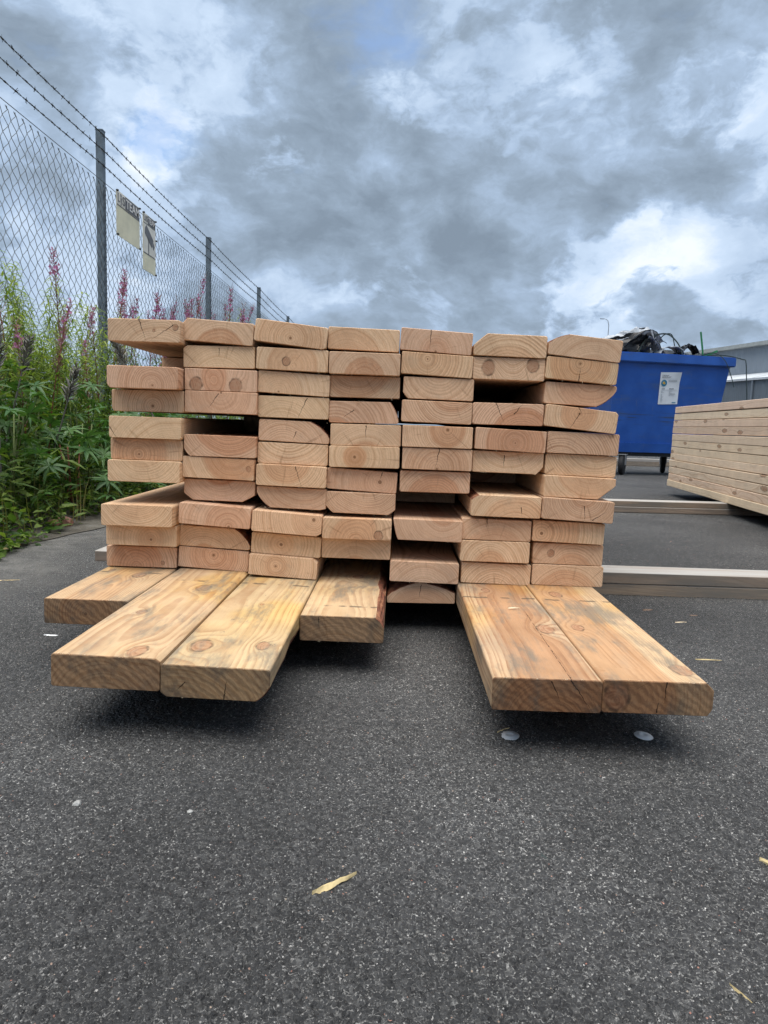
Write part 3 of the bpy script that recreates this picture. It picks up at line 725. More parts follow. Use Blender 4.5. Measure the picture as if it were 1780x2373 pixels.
def fibres(W, H, rng, n):
    """torn fibres standing off the sawn edges"""
    b = MB()
    for _ in range(n):
        x = rng.uniform(-W/2+.006, W/2-.006); top = rng.random() < .7
        z = (H/2-.0006) if top else -(H/2-.0006)
        if rng.random() < .6: x = rng.choice([-.3, -.05, .2, .38])*W+rng.gauss(0, .012)
        x = max(-W/2+.006, min(W/2-.006, x))
        L = rng.uniform(.0015, .0048); d = Vector((rng.gauss(0, .7), rng.uniform(-1, .1), rng.uniform(.2, 1.1)*(1 if top else -1))).normalized()
        p = Vector((x, .0012, z)); b.tube([p, p+d*L*.6, p+d*L+Vector((rng.gauss(0, .0008), 0, rng.gauss(0, .0006)))], [.00042, .0003, .0001], 3)
    return b.mesh('frayed_fibres', [M['fibre']])

for (c, r), (x, z, a, W, Y) in sorted(BOARDS.items()):
    H = .0435
    me = plank_mesh('plank', W, H, LEN+rng.uniform(-.05, .05)-max(0, Y), [M['pine_marked' if ((c, r) in KNOT or CRACK.get((c, r))) else 'pine'], M['bark']], CUTS.get((c, r), {}), rng.uniform(.0022, .0042), random.Random(c*20+r))
    o = put('plank', me, loc=(x, Y, z), rot=(0, -R_(a), R_(rng.uniform(-.05, .05))))
    pith = PITH.get((c, r)) or (rng.uniform(-.03, .03), rng.uniform(-.06, .06))
    set_wood(o, pith, rng.uniform(.0030, .0070), KNOT.get((c, r), ()), CRACK.get((c, r), ()))
    f = FEAT.get((c, r), '')
    if Y > .1: lab = 'plank set back inside the stack, %s column from left, %s row down' % (ORD[c], ORD[r])
    else: lab = ('plank end %s, %s column from left, %s row down' % (f, ORD[c], ORD[r])).replace(' ,', ',')
    tag(o, lab, 'plank', PG)
    if Y < .1 and rng.random() < .75:
        put('frayed_fibres', fibres(W, H, rng, rng.randint(3, 14)), o)['kind'] = 'stuff'
    stack[c, r] = o

# the long planks of the bottom row that stick out towards the viewer
def low_plank(x, y0, z, a, W, label, cuts, pith, lam, tops, cracks=(), knots=(), mark=.0):
    me = plank_mesh('plank', W, .0446, LEN-y0-.1, [M['pine_bottom'], M['bark']], cuts, .0035, random.Random(int(1000*abs(x))))
    o = put('plank', me, loc=(x, y0, z), rot=(0, -R_(a), 0)); set_wood(o, pith, lam, knots, cracks, tops); o['mark'] = float(mark)
    tag(o, label, 'plank', PG)
    put('frayed_fibres', fibres(W, .0446, rng, 9), o)['kind'] = 'stuff'
    return o
low_plank(-.5255, -.262, .0940, 0, .1455, 'long plank at far left jutting out, partly behind the next', {}, (.0, -.003), .0045, [(.02, .205, .012), (-.05, .24, .006)], mark=.225)
low_plank(-.3735, -.550, .0955, -.84, .1452, 'stained jutting plank with oval knot near its front end, second from left', {'TR':(.006,.004,0)}, (.0, -.055), .0060,
          [(.032, .028, .013), (.022, .40, .013), (-.03, .22, .008)], mark=.455)
low_plank(-.2276, -.550, .0866, -1.03, .1452, 'jutting plank with bark torn at its lower right corner', {'BR':(.018,.020,1),'BL':(.008,.006,0)}, (-.05, -.075), .0062,
          [(-.042, .085, .015), (.045, .10, .010), (.0, .33, .004)], [(.012, -.022, 1.45, .03), (-.04, .0, -2.3, .02)], mark=.485)
low_plank(-.0814, -.270, .0835, 0, .1440, 'shorter jutting plank with red bark on upper right edge, left of the gap', {'TR':(.014,.017,1)}, (-.01, -.085), .0048,
          [(.01, .32, .010)], [(-.04, .02, -1.5, .022)], mark=.07)
low_plank(.2104, -.550, .0882, .3, .1440, 'jutting plank with long split across its end, right of the gap', {}, (.01, -.040), .0055,
          [(.045, .235, .014), (-.02, .50, .008)], [(.030, .022, -.95, .055), (.005, .020, -1.15, .03)], mark=.44)
low_plank(.3553, -.550, .0905, .1, .1452, 'rightmost jutting plank with dark red heart knot on its end', {'TR':(.010,.010,0),'BR':(.006,.010,0)}, (-.055, -.004), .0052,
          [(.048, .05, .013), (-.045, .245, .010), (-.03, .475, .012)], [(.010, .022, -1.6, .032), (.0, -.02, 1.5, .02)], [(-.054, .0, .017)], mark=.43)

# ------------------------------------------------------------------ bearers under both stacks
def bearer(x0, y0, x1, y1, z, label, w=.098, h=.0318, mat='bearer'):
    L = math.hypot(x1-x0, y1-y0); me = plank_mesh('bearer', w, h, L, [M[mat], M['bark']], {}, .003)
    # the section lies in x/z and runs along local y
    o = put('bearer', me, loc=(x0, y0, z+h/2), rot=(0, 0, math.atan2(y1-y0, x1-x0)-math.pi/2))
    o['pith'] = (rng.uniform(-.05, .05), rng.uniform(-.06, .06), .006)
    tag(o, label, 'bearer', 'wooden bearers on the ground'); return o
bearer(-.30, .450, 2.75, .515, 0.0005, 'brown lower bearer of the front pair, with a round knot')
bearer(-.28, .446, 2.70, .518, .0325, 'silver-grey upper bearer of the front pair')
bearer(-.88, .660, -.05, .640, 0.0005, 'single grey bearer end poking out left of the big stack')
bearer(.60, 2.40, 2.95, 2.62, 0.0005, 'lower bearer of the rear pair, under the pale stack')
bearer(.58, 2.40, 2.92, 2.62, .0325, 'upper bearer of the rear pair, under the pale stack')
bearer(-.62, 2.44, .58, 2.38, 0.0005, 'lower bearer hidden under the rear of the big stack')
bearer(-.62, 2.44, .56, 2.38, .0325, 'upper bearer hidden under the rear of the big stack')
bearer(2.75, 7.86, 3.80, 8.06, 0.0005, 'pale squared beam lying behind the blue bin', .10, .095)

# ------------------------------------------------------------------ the pale stack at the right
PA = R_(6.0); pdir = Vector((math.sin(PA), math.cos(PA), 0)); pside = Vector((math.cos(PA), -math.sin(PA), 0))
far = Vector((1.983, 3.719, 0))
ex = [.012, .02, .012, .018, -.002, -.008, -.008, -.012, -.014, -.018, -.024, -.03]
gaps = [0]*12
zz = .066
rng = random.Random(77)
PL = 4.8
tops = {}
for k in range(11, -1, -1):
    gap = {1: .0055, 4: .0050, 8: .0045, 9: .003}.get(k, .0025)
    for col in range(4):
        me = tops.get('me%d' % (k % 4))
        if me is None:
            me = tops['me%d' % (k % 4)] = plank_mesh('pale_plank', .143, .0436, PL, [M['pine_pale'], M['bark']], {}, .0025, random.Random(k))
        p = far+pdir*(ex[k]*1.2+rng.uniform(-.01, .01)+(0 if col == 0 else rng.uniform(-.03, .03)))+pside*(.0715+ex[k]*.5+rng.uniform(-.004, .004)+col*.1465)
        o = put('pale_plank', me, loc=(p.x-pdir.x*PL, p.y-pdir.y*PL, zz+.0223), rot=(rng.uniform(-.0004, .0004), 0, -PA+rng.uniform(-.0006, .0006)))
        o['pith'] = (rng.uniform(-.09, .09), rng.choice([-1, 1])*rng.uniform(.03, .10), rng.uniform(.005, .008))
        if col == 0: tag(o, 'pale knotty plank edge, %s layer from top of the right-hand stack' % ORD[k+1], 'plank', 'pale planks of the right-hand stack')
        else: tag(o, 'inner pale plank hidden behind the outer side of the right-hand stack', 'plank', 'inner planks of the right-hand stack')
    zz += .0436+gap

# ------------------------------------------------------------------ chain-link fence with three barbed strands
FX = -2.22; PY0 = 3.93; SP = 2.97; NB = 13; Y_A = PY0-2*SP
fence = empty('chain_link_fence', (FX, Y_A, 0)); tag(fence, 'tall chain-link fence with steel posts and three barbed wires', 'fence')
b = MB(); b.box((-.025, -.025, 0), (.025, .025, 2.455)); b.box((-.027, -.027, 2.455), (.027, .027, 2.462))
pm = b.mesh('post', [M['galv']])
for k in range(NB+1): put('post', pm, fence, loc=(.008, k*SP, 0))
b = MB(); a = .043; hz = .0435; nseg = int(2.03/hz); z0 = .06
nw = int(SP/a)
def seg(p, q, r):
    p = Vector(p); q = Vector(q); i = len(b.v)
    dn = (q-p).normalized(); s1 = Vector((1, 0, 0)); s2 = dn.cross(s1)
    for c in (p, q): b.v.extend([tuple(c+s1*r), tuple(c+s2*r), tuple(c-s1*r), tuple(c-s2*r)])
    for j in range(4): b.face((i+j, i+(j+1) % 4, i+4+(j+1) % 4, i+4+j))
for i in range(nw+1):
    for j in range(nseg):
        y1 = i*a+((-1)**(i+j))*a*.52; y2 = i*a+((-1)**(i+j+1))*a*.52
        x1 = .004*((-1)**j); x2 = -x1
        seg((.006+x1, y1, z0+j*hz), (.006+x2, y2, z0+(j+1)*hz), .0020)
    # knuckle on the top wire
    yt = i*a+((-1)**(i+nseg))*a*.52
    if (i+nseg) % 2 == 0: seg((.006, yt, z0+nseg*hz-.002), (.006, yt-.02, z0+nseg*hz+.014), .0021); seg((.006, yt, z0+nseg*hz-.002), (.006, yt-.006, z0+nseg*hz+.016), .0021)
lm = b.mesh('wire_mesh', [M['wire']])
for k in range(NB):
    o = put('wire_mesh', lm, fence, loc=(.034, k*SP, 0)); o['kind'] = 'stuff'
b = MB(); TOT = NB*SP
for zt in (2.098,): b.tube([(.004, 0, zt)]+[(.004, SP*(k+.5), zt-.004) if q == 0 else (.004, SP*(k+1), zt) for k in range(NB) for q in (0, 1)], .0024, 5)
put('top_wire', b.mesh('top_wire', [M['wire']]), fence, loc=(.034, 0, 0))
def strand(seed):
    rg = random.Random(seed); b = MB(); pts1 = []; pts2 = []; N = int(TOT/.028)
    for k in range(N+1):
        y = TOT*k/N; sag = -.018*4*((y % SP)/SP)*(1-(y % SP)/SP); th = k*1.3
        pts1.append((.0028*math.cos(th), y, sag+.0028*math.sin(th))); pts2.append((-.0028*math.cos(th), y, sag-.0028*math.sin(th)))
    b.tube(pts1, .0021, 3); b.tube(pts2, .0021, 3)
    y = .05
    while y < TOT:
        sag = -.018*4*((y % SP)/SP)*(1-(y % SP)/SP); c = Vector((0, y, sag))
        b.tube([c+Vector((0, -.008, 0)), c+Vector((0, .008, 0))], .0052, 5)
        for q in range(2):
            d = Vector((rg.uniform(-1, 1), rg.uniform(-.9, .9), rg.uniform(.5, 1.2)*(1 if rg.random() < .5 else -1))).normalized()*rg.uniform(.014, .021)
            b.tube([c-d+Vector((0, .004*(-1)**q, 0)), c+d+Vector((0, .004*(-1)**q, 0))], [.0008, .0019] if q else [.0019, .0008], 3)
        y += rg.uniform(.085, .115)
    return b.mesh('barbed_wire', [M['barb']])
for k, zt in enumerate((2.215, 2.318, 2.425)):
    put('barbed_wire', strand(k), fence, loc=(.037, 0, zt))

# ------------------------------------------------------------------ signs wired to the fence
def text_mesh(s, size, mat, font_scale_x=1.0, bold=.0):
    cu = bpy.data.curves.new('lettering', 'FONT'); cu.body = s; cu.size = size; cu.align_x = 'LEFT'; cu.align_y = 'BOTTOM_BASELINE'
    cu.offset = bold; cu.resolution_u = 3; cu.extrude = .0008
    o = bpy.data.objects.new('lettering', cu); COL.objects.link(o)
    dg = bpy.context.evaluated_depsgraph_get(); me = bpy.data.meshes.new_from_object(o.evaluated_get(dg))
    bpy.data.objects.remove(o); me.materials.clear(); me.materials.append(mat); return me
def fit_text(name, s, mat, parent, x0, z0, w, h, y=-.0035, bold=.0):
    me = text_mesh(s, 1.0, mat, bold=bold); xs = [v.co.x for v in me.vertices]; ys = [v.co.y for v in me.vertices]
    mx, Mx, my, My = min(xs), max(xs), min(ys), max(ys)
    for v in me.vertices:
        u = (v.co.x-mx)/(Mx-mx)*w; q = (v.co.y-my)/(My-my)*h; d = v.co.z
        v.co = (x0+u, y-(.0006 if d > 0 else 0), z0+q)
    return put(name, me, parent)
def sign_root(name, y, z, W, H, label):
    # local x runs along +Y of the world (reader's right), local -y faces +X (the yard)
    r = empty(name, (FX+.052, y, z)); r.rotation_euler = (0, 0, math.pi/2); tag(r, label, 'sign')
    b = MB(); b.box((0, 0, 0), (W, .004, H)); put('board', b.mesh('board', [M['sign_face']]), r)
    return r
def panel(name, r, x0, z0, x1, z1, mat, y=-.0015):
    b = MB(); b.box((x0, y, z0), (x1, -.0002, z1)); return put(name, b.mesh(name, [mat]), r)
def clips(r, pts):
    b = MB(); b.lathe([(.010, -.006), (.012, 0), (.008, .006)], 8); me = b.mesh('cable_clip', [M['black_steel']])
    for (x, z) in pts: put('cable_clip', me, r, loc=(x, -.004, z))
W, H = .48, .328
s1 = sign_root('warning_sign', 4.107, 1.786, W, H, 'wide cream sign on the fence reading LISTEAM over a blank panel')
hb = H-.098
panel('light_band', s1, .004, hb, .168, H-.004, M['sign_light'])
panel('dark_band', s1, .170, hb, W-.004, H-.004, M['sign_dark'])
panel('divider', s1, .004, hb-.010, W-.004, hb-.003, M['sign_dark'])
fit_text('lettering', 'L', M['sign_dark'], s1, .020, hb+.017, .034, .062, bold=.012)
b = MB()   # the standing figure that takes the place of the i
b.lathe([(.0015, -.0016), (.0135, -.0016), (.0135, 0), (.0015, 0)], 14, mat=Matrix.Translation((.083, -.002, hb+.074)) @ Matrix.Rotation(math.pi/2, 4, 'X'))
for pts in ([(.070, .058), (.096, .058), (.094, .030), (.089, .012), (.096, .006), (.070, .006), (.077, .012), (.072, .030)],):
    i = len(b.v)
    for y in (-.0034, -.0016): b.v += [(x, y, hb+z) for x, z in pts]
    n = len(pts); b.face(list(range(i, i+n))); b.face(list(range(i+n, i+2*n))[::-1])
    for j in range(n): b.face((i+j, i+(j+1) % n, i+n+(j+1) % n, i+n+j))
put('figure_symbol', b.mesh('figure_symbol', [M['sign_dark']]), s1)
fit_text('lettering', 'S', M['sign_dark'], s1, .108, hb+.014, .052, .066, bold=.012)
fit_text('lettering', 'TEAM', M['sign_white'], s1, .180, hb+.014, .284, .066, bold=.012)
clips(s1, [(.006, H-.004), (W-.006, H-.004), (.006, .006), (W-.006, .006)])
W, H = .305, .462
s2 = sign_root('camera_sign', 4.668, 1.652, W, H, 'narrow cream sign on the fence with camera symbol under the word LISTEAM')
hb = H-.075
panel('light_band', s2, .004, hb, .108, H-.004, M['sign_light'])
panel('dark_band', s2, .110, hb, W-.004, H-.004, M['sign_dark'])
panel('divider', s2, .004, hb-.009, W-.004, hb-.003, M['sign_dark'])
panel('symbol_field', s2, .004, .146, W-.004, hb-.010, M['sign_light'])
panel('divider', s2, .004, .138, W-.004, .145, M['sign_dark'])
fit_text('lettering', 'LIS', M['sign_dark'], s2, .012, hb+.013, .088, .046, bold=.01)
fit_text('lettering', 'TEAM', M['sign_white'], s2, .116, hb+.013, .174, .046, bold=.01)
def flat(b, pts, y0=-.0034, y1=-.0016):
    i = len(b.v); n = len(pts)
    for y in (y0, y1): b.v += [(x, y, z) for x, z in pts]
    b.face(list(range(i, i+n))); b.face(list(range(i+n, i+2*n))[::-1])
    for j in range(n): b.face((i+j, i+(j+1) % n, i+n+(j+1) % n, i+n+j))
b = MB()
flat(b, [(.045, .350), (.075, .372), (.245, .285), (.218, .232)][::-1]); flat(b, [(.045, .350), (.218, .232), (.205, .215), (.035, .300)][::-1])
flat(b, [(.105, .275), (.135, .262), (.135, .146), (.118, .146), (.118, .250)][::-1]); flat(b, [(.225, .235), (.250, .268), (.275, .235), (.245, .205)][::-1])
put('camera_symbol', b.mesh('camera_symbol', [M['sign_dark']]), s2)
clips(s2, [(.006, H-.004), (W-.006, H-.004), (W-.006, .006), (W+.008, .30)])

# ------------------------------------------------------------------ plants
def curve_stem(h, lean, bend, n=9):
    return [Vector((lean[0]*t**1.6*h+bend*math.sin(t*3)*.02, lean[1]*t**1.6*h+bend*math.cos(t*2.3)*.02-bend*.02, t*h)) for t in [k/(n-1) for k in range(n)]]
def at_stem(P, u):
    k = u*(len(P)-1); i = min(int(k), len(P)-2); f = k-i
    return P[i]*(1-f)+P[i+1]*f
def fireweed_meshes(seed, flower=True, leaf_to=.62):
    rg = random.Random(seed); P = curve_stem(1.0, (rg.uniform(-.14, .14), rg.uniform(-.14, .14)), rg.uniform(-1, 1), 10)
    s = MB(); s.tube(P, [.0055*(1-.75*k/9) for k in range(10)], 6)
    L = MB(); th = rg.uniform(0, 6)
    for k in range(64):
        u = .06+(leaf_to-.06)*k/63; th += 2.4
        p = at_stem(P, u); el = rg.uniform(.15, .8); d = Vector((math.cos(th)*math.cos(el), math.sin(th)*math.cos(el), math.sin(el)))
        L.leaf(p, d, (0, 0, 1), rg.uniform(.07, .115)*(1-.45*u), rg.uniform(.013, .019), rg.random()**1.3, 0, rg.uniform(.2, .6))
    pod = MB()
    for k in range(70):
        u = leaf_to-.03+(.90-leaf_to)*k/51; th += 2.4; p = at_stem(P, u); el = rg.uniform(.5, .95)
        d = Vector((math.cos(th)*math.cos(el), math.sin(th)*math.cos(el), math.sin(el))); l = rg.uniform(.035, .062)*(1.15-u*.5)
        pod.tube([p, p+d*l*.5, p+d*l+Vector((0, 0, .010))], [.0009, .0017, .0008], 3, tint=rg.random())
    fl = MB()
    for k in range(13 if flower else 4):
        u = .875+.065*rg.random(); th += 2.4; p = at_stem(P, u)
        d = Vector((math.cos(th), math.sin(th), rg.uniform(-.3, .4))).normalized(); c = p+d*rg.uniform(.012, .024); fl.tube([p, c], .0009, 3, tint=.1)
        for q in range(4):
            a2 = q*1.571+rg.uniform(-.3, .3); e1 = d.cross(Vector((0, 0, 1))).normalized(); e2 = d.cross(e1)
            fl.leaf(c, e1*math.cos(a2)+e2*math.sin(a2)+d*.35, d, rg.uniform(.008, .012), .008, rg.random(), 0, .1)
    for k in range(22):
        u = .93+.07*rg.random(); th += 2.4; p = at_stem(P, u); d = Vector((math.cos(th), math.sin(th), .4)).normalized()
        fl.tube([p, p+d*.010, p+d*.016+Vector((0, 0, -.004))], [.0007, .0022, .0006], 4, tint=rg.random()*.4)
    return (s.mesh('stem', [M['stem_red']], True), L.mesh('leaves', [M['leaf']]), pod.mesh('seed_pods', [M['pod']]), fl.mesh('flowers', [M['petal']]))
FW = [fireweed_meshes(k, flower=(k % 3 != 2), leaf_to=(.55, .66, .5, .6, .45)[k % 5]) for k in range(8)]
fw_at = [(-1.9, 2.11, 1.28), (-1.85, 2.55, 1.28), (-1.95, 3.35, 1.32), (-1.6, 1.79, 0.92), (-1.9, 2.76, 1.03), (-1.72, 2.65, 0.95), (-2.45, 5.0, 1.46), (-2.0, 4.17, 1.29), (-2.4, 5.71, 1.53),
         (-2.02, 4.88, 1.46), (-2.4, 6.41, 1.6), (-1.92, 5.05, 1.68), (-2.05, 5.99, 1.6), (-2.5, 7.93, 1.75), (-1.98, 6.9, 1.9), (-2.5, 8.9, 2.0), (-2.0, 7.74, 1.75), (-1.62, 1.67, 0.76),
         (-1.6, 2.24, 0.78), (-1.75, 1.74, 0.93), (-2.0, 3.6, 1.38), (-2.45, 7.16, 1.7), (-1.75, 3.1, 1.0), (-1.55, 2.9, .8),
         (-2.05, 3.9, 1.25), (-2.4, 4.6, 1.32), (-1.95, 4.5, 1.30), (-2.5, 5.4, 1.42), (-2.0, 5.4, 1.48), (-2.1, 5.6, 1.55), (-2.5, 6.2, 1.5), (-2.05, 6.5, 1.68), (-2.4, 6.9, 1.7), (-2.1, 7.3, 1.75), (-1.95, 8.3, 1.85), (-1.7, 2.05, .85)]
rng = random.Random(8)
def camx(p): return (p[0]-CAM.x)/(p[1]-CAM.y)
for k, p in enumerate(sorted(fw_at, key=camx)):
    ms = FW[(k*5+2) % 8]
    r = empty('fireweed', (p[0], p[1], .03), rng.uniform(0, 6.28)); r.scale = (max(.9, p[2]*.9),)*2+(p[2],)
    tag(r, 'pink fireweed in seed, %s from the left along the fence' % (ORD[k+1] if k+1 < len(ORD) else str(k+1)+'th'), 'plant', 'fireweeds along the fence')
    for nm, me in zip(('stem', 'leaves', 'seed_pods', 'flowers'), ms):
        o = put(nm, me, r)
        if nm != 'stem': o['kind'] = 'stuff'

def feather_meshes(seed):
    rg = random.Random(seed); s = MB(); L = MB()
    for q in range(6):
        P = [Vector((rg.gauss(0, .02), rg.gauss(0, .02), 0))+v for v in curve_stem(rg.uniform(.8, 1.0), (rg.uniform(-.22, .22), rg.uniform(-.22, .22)), rg.uniform(-1, 1), 9)]
        s.tube(P, [.0042*(1-.7*k/8) for k in range(9)], 5); th = rg.uniform(0, 6)
        for k in range(95):
            u = .25+.75*k/94; th += 2.4; p = at_stem(P, u); el = rg.uniform(.2, .9)
            d = Vector((math.cos(th)*math.cos(el), math.sin(th)*math.cos(el), math.sin(el)))
            L.leaf(p, d, (0, 0, 1), rg.uniform(.05, .095)*(1.1-.4*u), rg.uniform(.008, .013), rg.random(), 0, rg.uniform(.5, 1.1))
    return s.mesh('stem', [M['stem_green']], True), L.mesh('leaves', [M['leaf_pale']])
FE = [feather_meshes(60+k) for k in range(3)]
for k, p in enumerate(sorted([(-1.95, 2.48, 1.22), (-1.95, 2.30, 1.05), (-2.0, 2.75, 1.05), (-1.9, 2.05, 0.89), (-2.05, 3.12, 1.1), (-2.1, 7.88, 1.9), (-1.8, 1.75, .8), (-1.75, 2.2, .85), (-1.8, 2.9, .95), (-1.95, 1.9, 1.0), (-2.5, 2.9, 1.15), (-2.6, 3.6, 1.2), (-1.9, 2.35, 1.15), (-1.85, 2.65, 1.0), (-1.7, 1.9, .8), (-2.0, 3.4, 1.1)], key=camx)):
    r = empty('narrow_leaf_herb', (p[0], p[1], .03), rng.uniform(0, 6.28)); r.scale = (.95, .95, p[2])
    tag(r, 'pale green feathery herb with narrow drooping leaves, %s from the left by the fence' % ORD[k+1], 'plant', 'feathery herbs by the fence')
    for nm, me in zip(('stem', 'leaves'), FE[k % 3]): put(nm, me, r)

def lupin_leaf(seed):
    rg = random.Random(seed); b = MB(); n = rg.randint(8, 10); tl = rg.random()
    b.tube([(0, 0, -.10), (.004, .006, -.05), (0, 0, 0)], [.0022, .0018, .0014], 4, tint=.8)
    for k in range(n):
        th = 6.283*k/n+rg.uniform(-.1, .1); el = rg.uniform(.05, .35)
        d = Vector((math.cos(th)*math.cos(el), math.sin(th)*math.cos(el), math.sin(el)))
        b.leaf((0, 0, 0), d, (0, 0, 1), rg.uniform(.055, .078), rg.uniform(.013, .018), min(1, max(0, tl*.6+rg.uniform(0, .35))), 0, rg.uniform(.15, .55), .22)
    return b.mesh('leaf', [M['lupin_leaf']], True)
LL = [lupin_leaf(300+k) for k in range(7)]
def seed_spike(seed):
    rg = random.Random(seed); b = MB(); h = .115
    b.tube([(0, 0, -.34), (.004, 0, -.1), (0, 0, h)], [.0035, .003, .0012], 5, tint=.2)
    th = 0
    for k in range(70):
        u = k/69; th += 2.4; p = Vector((0, 0, u*h)); el = rg.uniform(.45, 1.1)
        d = Vector((math.cos(th)*math.cos(el), math.sin(th)*math.cos(el), math.sin(el)))
        b.leaf(p, d, Vector((math.cos(th), math.sin(th), 0)), rg.uniform(.028, .042)*(1.15-.45*u), rg.uniform(.005, .008), rg.random()**1.5, 0, rg.uniform(-.3, .3), .5)
    return b.mesh('seed_spike', [M['seed_grey']])
SS = [seed_spike(400+k) for k in range(4)]
lup = [(-1.42, 1.12, .60), (-1.50, 1.42, .62), (-1.42, 1.72, .55), (-1.55, 2.02, .66), (-1.42, 2.22, .55), (-1.55, 2.55, .62), (-1.40, 2.75, .50), (-1.62, 1.20, .70), (-1.70, 1.55, .72), (-1.34, 1.50, .42),
       (-1.36, 2.02, .40), (-1.34, 2.45, .38), (-1.45, 3.2, .55), (-1.6, 3.6, .6)]
spike_at = {0: (.02, .02, .60), 2: (-.06, .08, .62), 4: (.0, -.2, .50), 7: (.02, .3, .72), 1: (0, 0, .58), 8: (0, 0, .68), 3: (-.05, .1, .62)}
for k, p in enumerate(sorted(lup, key=camx)):
    p = (p[0], p[1], p[2]*.84); r = empty('lupin', (p[0], p[1], .02), 0); has = k in spike_at
    tag(r, ('lupin clump with grey seed spike' if has else 'low lupin clump of fanned leaves')+', %s from the left on the verge' % ORD[k+1], 'plant', 'lupins on the verge')
    b = MB()
    for q in range(3): b.tube([(rng.gauss(0, .02), rng.gauss(0, .02), 0), (rng.gauss(0, .05), rng.gauss(0, .05), p[2]*.8)], [.005, .003], 5)
    put('stem', b.mesh('stem', [M['stem_red'] if k % 4 == 0 else M['stem_green']], True), r)
    for q in range(15):
        zz2 = p[2]*(.22+.78*(q+.5)/15)*rng.uniform(.9, 1.08); th = q*2.4+rng.uniform(-.4, .4); rad = rng.uniform(.06, .19)*(1.15-.4*q/15)
        o = put('leaf', LL[rng.randrange(7)], r, loc=(rad*math.cos(th), rad*math.sin(th), zz2), rot=(-rng.uniform(.1, .8)*math.sin(th), rng.uniform(.1, .8)*math.cos(th), rng.uniform(0, 6.28)), scale=rng.uniform(.8, 1.35))
    if has:
        sx, sy, sz = spike_at[k]
        put('seed_spike', SS[k % 4], r, loc=(sx*.5, sy*.3, sz*.92), rot=(rng.uniform(-.3, .3), rng.uniform(-.1, .5), rng.uniform(0, 6)), scale=1.25)

# undergrowth: mixed low leaves nobody could count, both sides of the wire
rg = random.Random(31); b = MB()
def clump_h(x, y): return .34+.22*math.sin(x*4.1+y*1.7)+.16*math.sin(y*3.7-x*2)
for k in range(21000):
    y = .55+11.5*rg.random()**1.55; x = rg.uniform(-3.3, -1.30)
    hh = max(.10, clump_h(x, y)+.12)*min(1.0, .30+(-1.24-x)*1.9)*(1.35 if x < -2.25 else 1)
    z = .03+hh*rg.random()**.7
    th = rg.uniform(0, 6.28); el = rg.uniform(-.2, .9); d = Vector((math.cos(th)*math.cos(el), math.sin(th)*math.cos(el), math.sin(el)))
    if rg.random() < .5: L, w = rg.uniform(.03, .06), rg.uniform(.018, .034)
    else: L, w = rg.uniform(.05, .10), rg.uniform(.008, .016)
    b.leaf((x, y, z), d, (rg.gauss(0, .4), rg.gauss(0, .4), 1), L, w, rg.random()**1.8, 0, rg.uniform(.1, .6))
for k in range(7500):      # low ground cover right up to the asphalt
    y = .5+7*rg.random()**1.5; x = -1.19-.45*rg.random()**.8+.05*math.sin(y*3.1)
    z = .006+min(.30, (-1.14-x)*.9)*rg.random()**1.2; th = rg.uniform(0, 6.28); el = rg.uniform(-.1, .8)
    d = Vector((math.cos(th)*math.cos(el), math.sin(th)*math.cos(el), math.sin(el)))
    b.leaf((x, y, z), d, (rg.gauss(0, .4), rg.gauss(0, .4), 1), rg.uniform(.018, .06), rg.uniform(.010, .026), rg.random()**1.6*.9, 0, rg.uniform(.1, .6))
o = put('undergrowth', b.mesh('undergrowth', [M['undergrowth']])); tag(o, 'dense low green undergrowth along both sides of the fence', 'undergrowth', kind='stuff')
b = MB()
for k in range(1300):
    y = .45+8*rg.random()**1.5; x = -1.22-.9*rg.random()**1.4; th = rg.uniform(0, 6.28); L = rg.uniform(.08, .30)*(.6 if x > -1.35 else 1)
    d = Vector((math.cos(th)*.55, math.sin(th)*.55, rg.uniform(.5, 1.2)))
    b.leaf((x, y, .01), d, (math.cos(th), math.sin(th), .1), L, rg.uniform(.003, .006), rg.random()**1.2, 0, rg.uniform(.2, .9), .2)
o = put('grass', b.mesh('grass', [M['grass']])); tag(o, 'thin dry grass at the edge of the verge', 'grass', kind='stuff')
# far bushes beyond the fence, low and dark
def shrub(x, y, h, rr, seed, label):
    rg = random.Random(seed); r = empty('shrub', (x, y, 0)); tag(r, label, 'shrub', 'shrubs beyond the fence')
    b = MB()
    for q in range(6): b.tube([(rg.gauss(0, .08), rg.gauss(0, .08), 0), (rg.gauss(0, rr*.3), rg.gauss(0, rr*.3), h*.5), (rg.gauss(0, rr*.5), rg.gauss(0, rr*.5), h*.9)], [.02, .012, .004], 5)
    put('stem', b.mesh('stem', [M['stem_red']], True), r)
    b = MB(); cl = [(rg.gauss(0, rr*.5), rg.gauss(0, rr*.5), h*rg.uniform(.3, .95), rr*rg.uniform(.25, .5)) for _ in range(16)]
    for k in range(1500):
        c = rg.choice(cl); v = Vector((rg.gauss(0, 1), rg.gauss(0, 1), rg.gauss(0, 1))).normalized()*c[3]*rg.random()**.4
        b.leaf(Vector(c[:3])+v, Vector((rg.gauss(0, 1), rg.gauss(0, 1), rg.gauss(.2, .6))), (0, 0, 1), rg.uniform(.05, .09), rg.uniform(.02, .035), rg.random()**2, 0, .3)
    put('foliage', b.mesh('foliage', [M['undergrowth']]), r)
shrub(-3.1, 3.2, .85, .5, 1, 'dark leafy shrub beyond the fence at far left')
shrub(-3.3, 4.6, .95, .6, 2, 'dark leafy shrub beyond the fence behind the first post')
shrub(-3.2, 6.3, 1.0, .6, 3, 'dark leafy shrub beyond the fence between the first two posts')
shrub(-3.5, 8.6, 1.2, .7, 4, 'dark leafy shrub beyond the fence behind the second post')

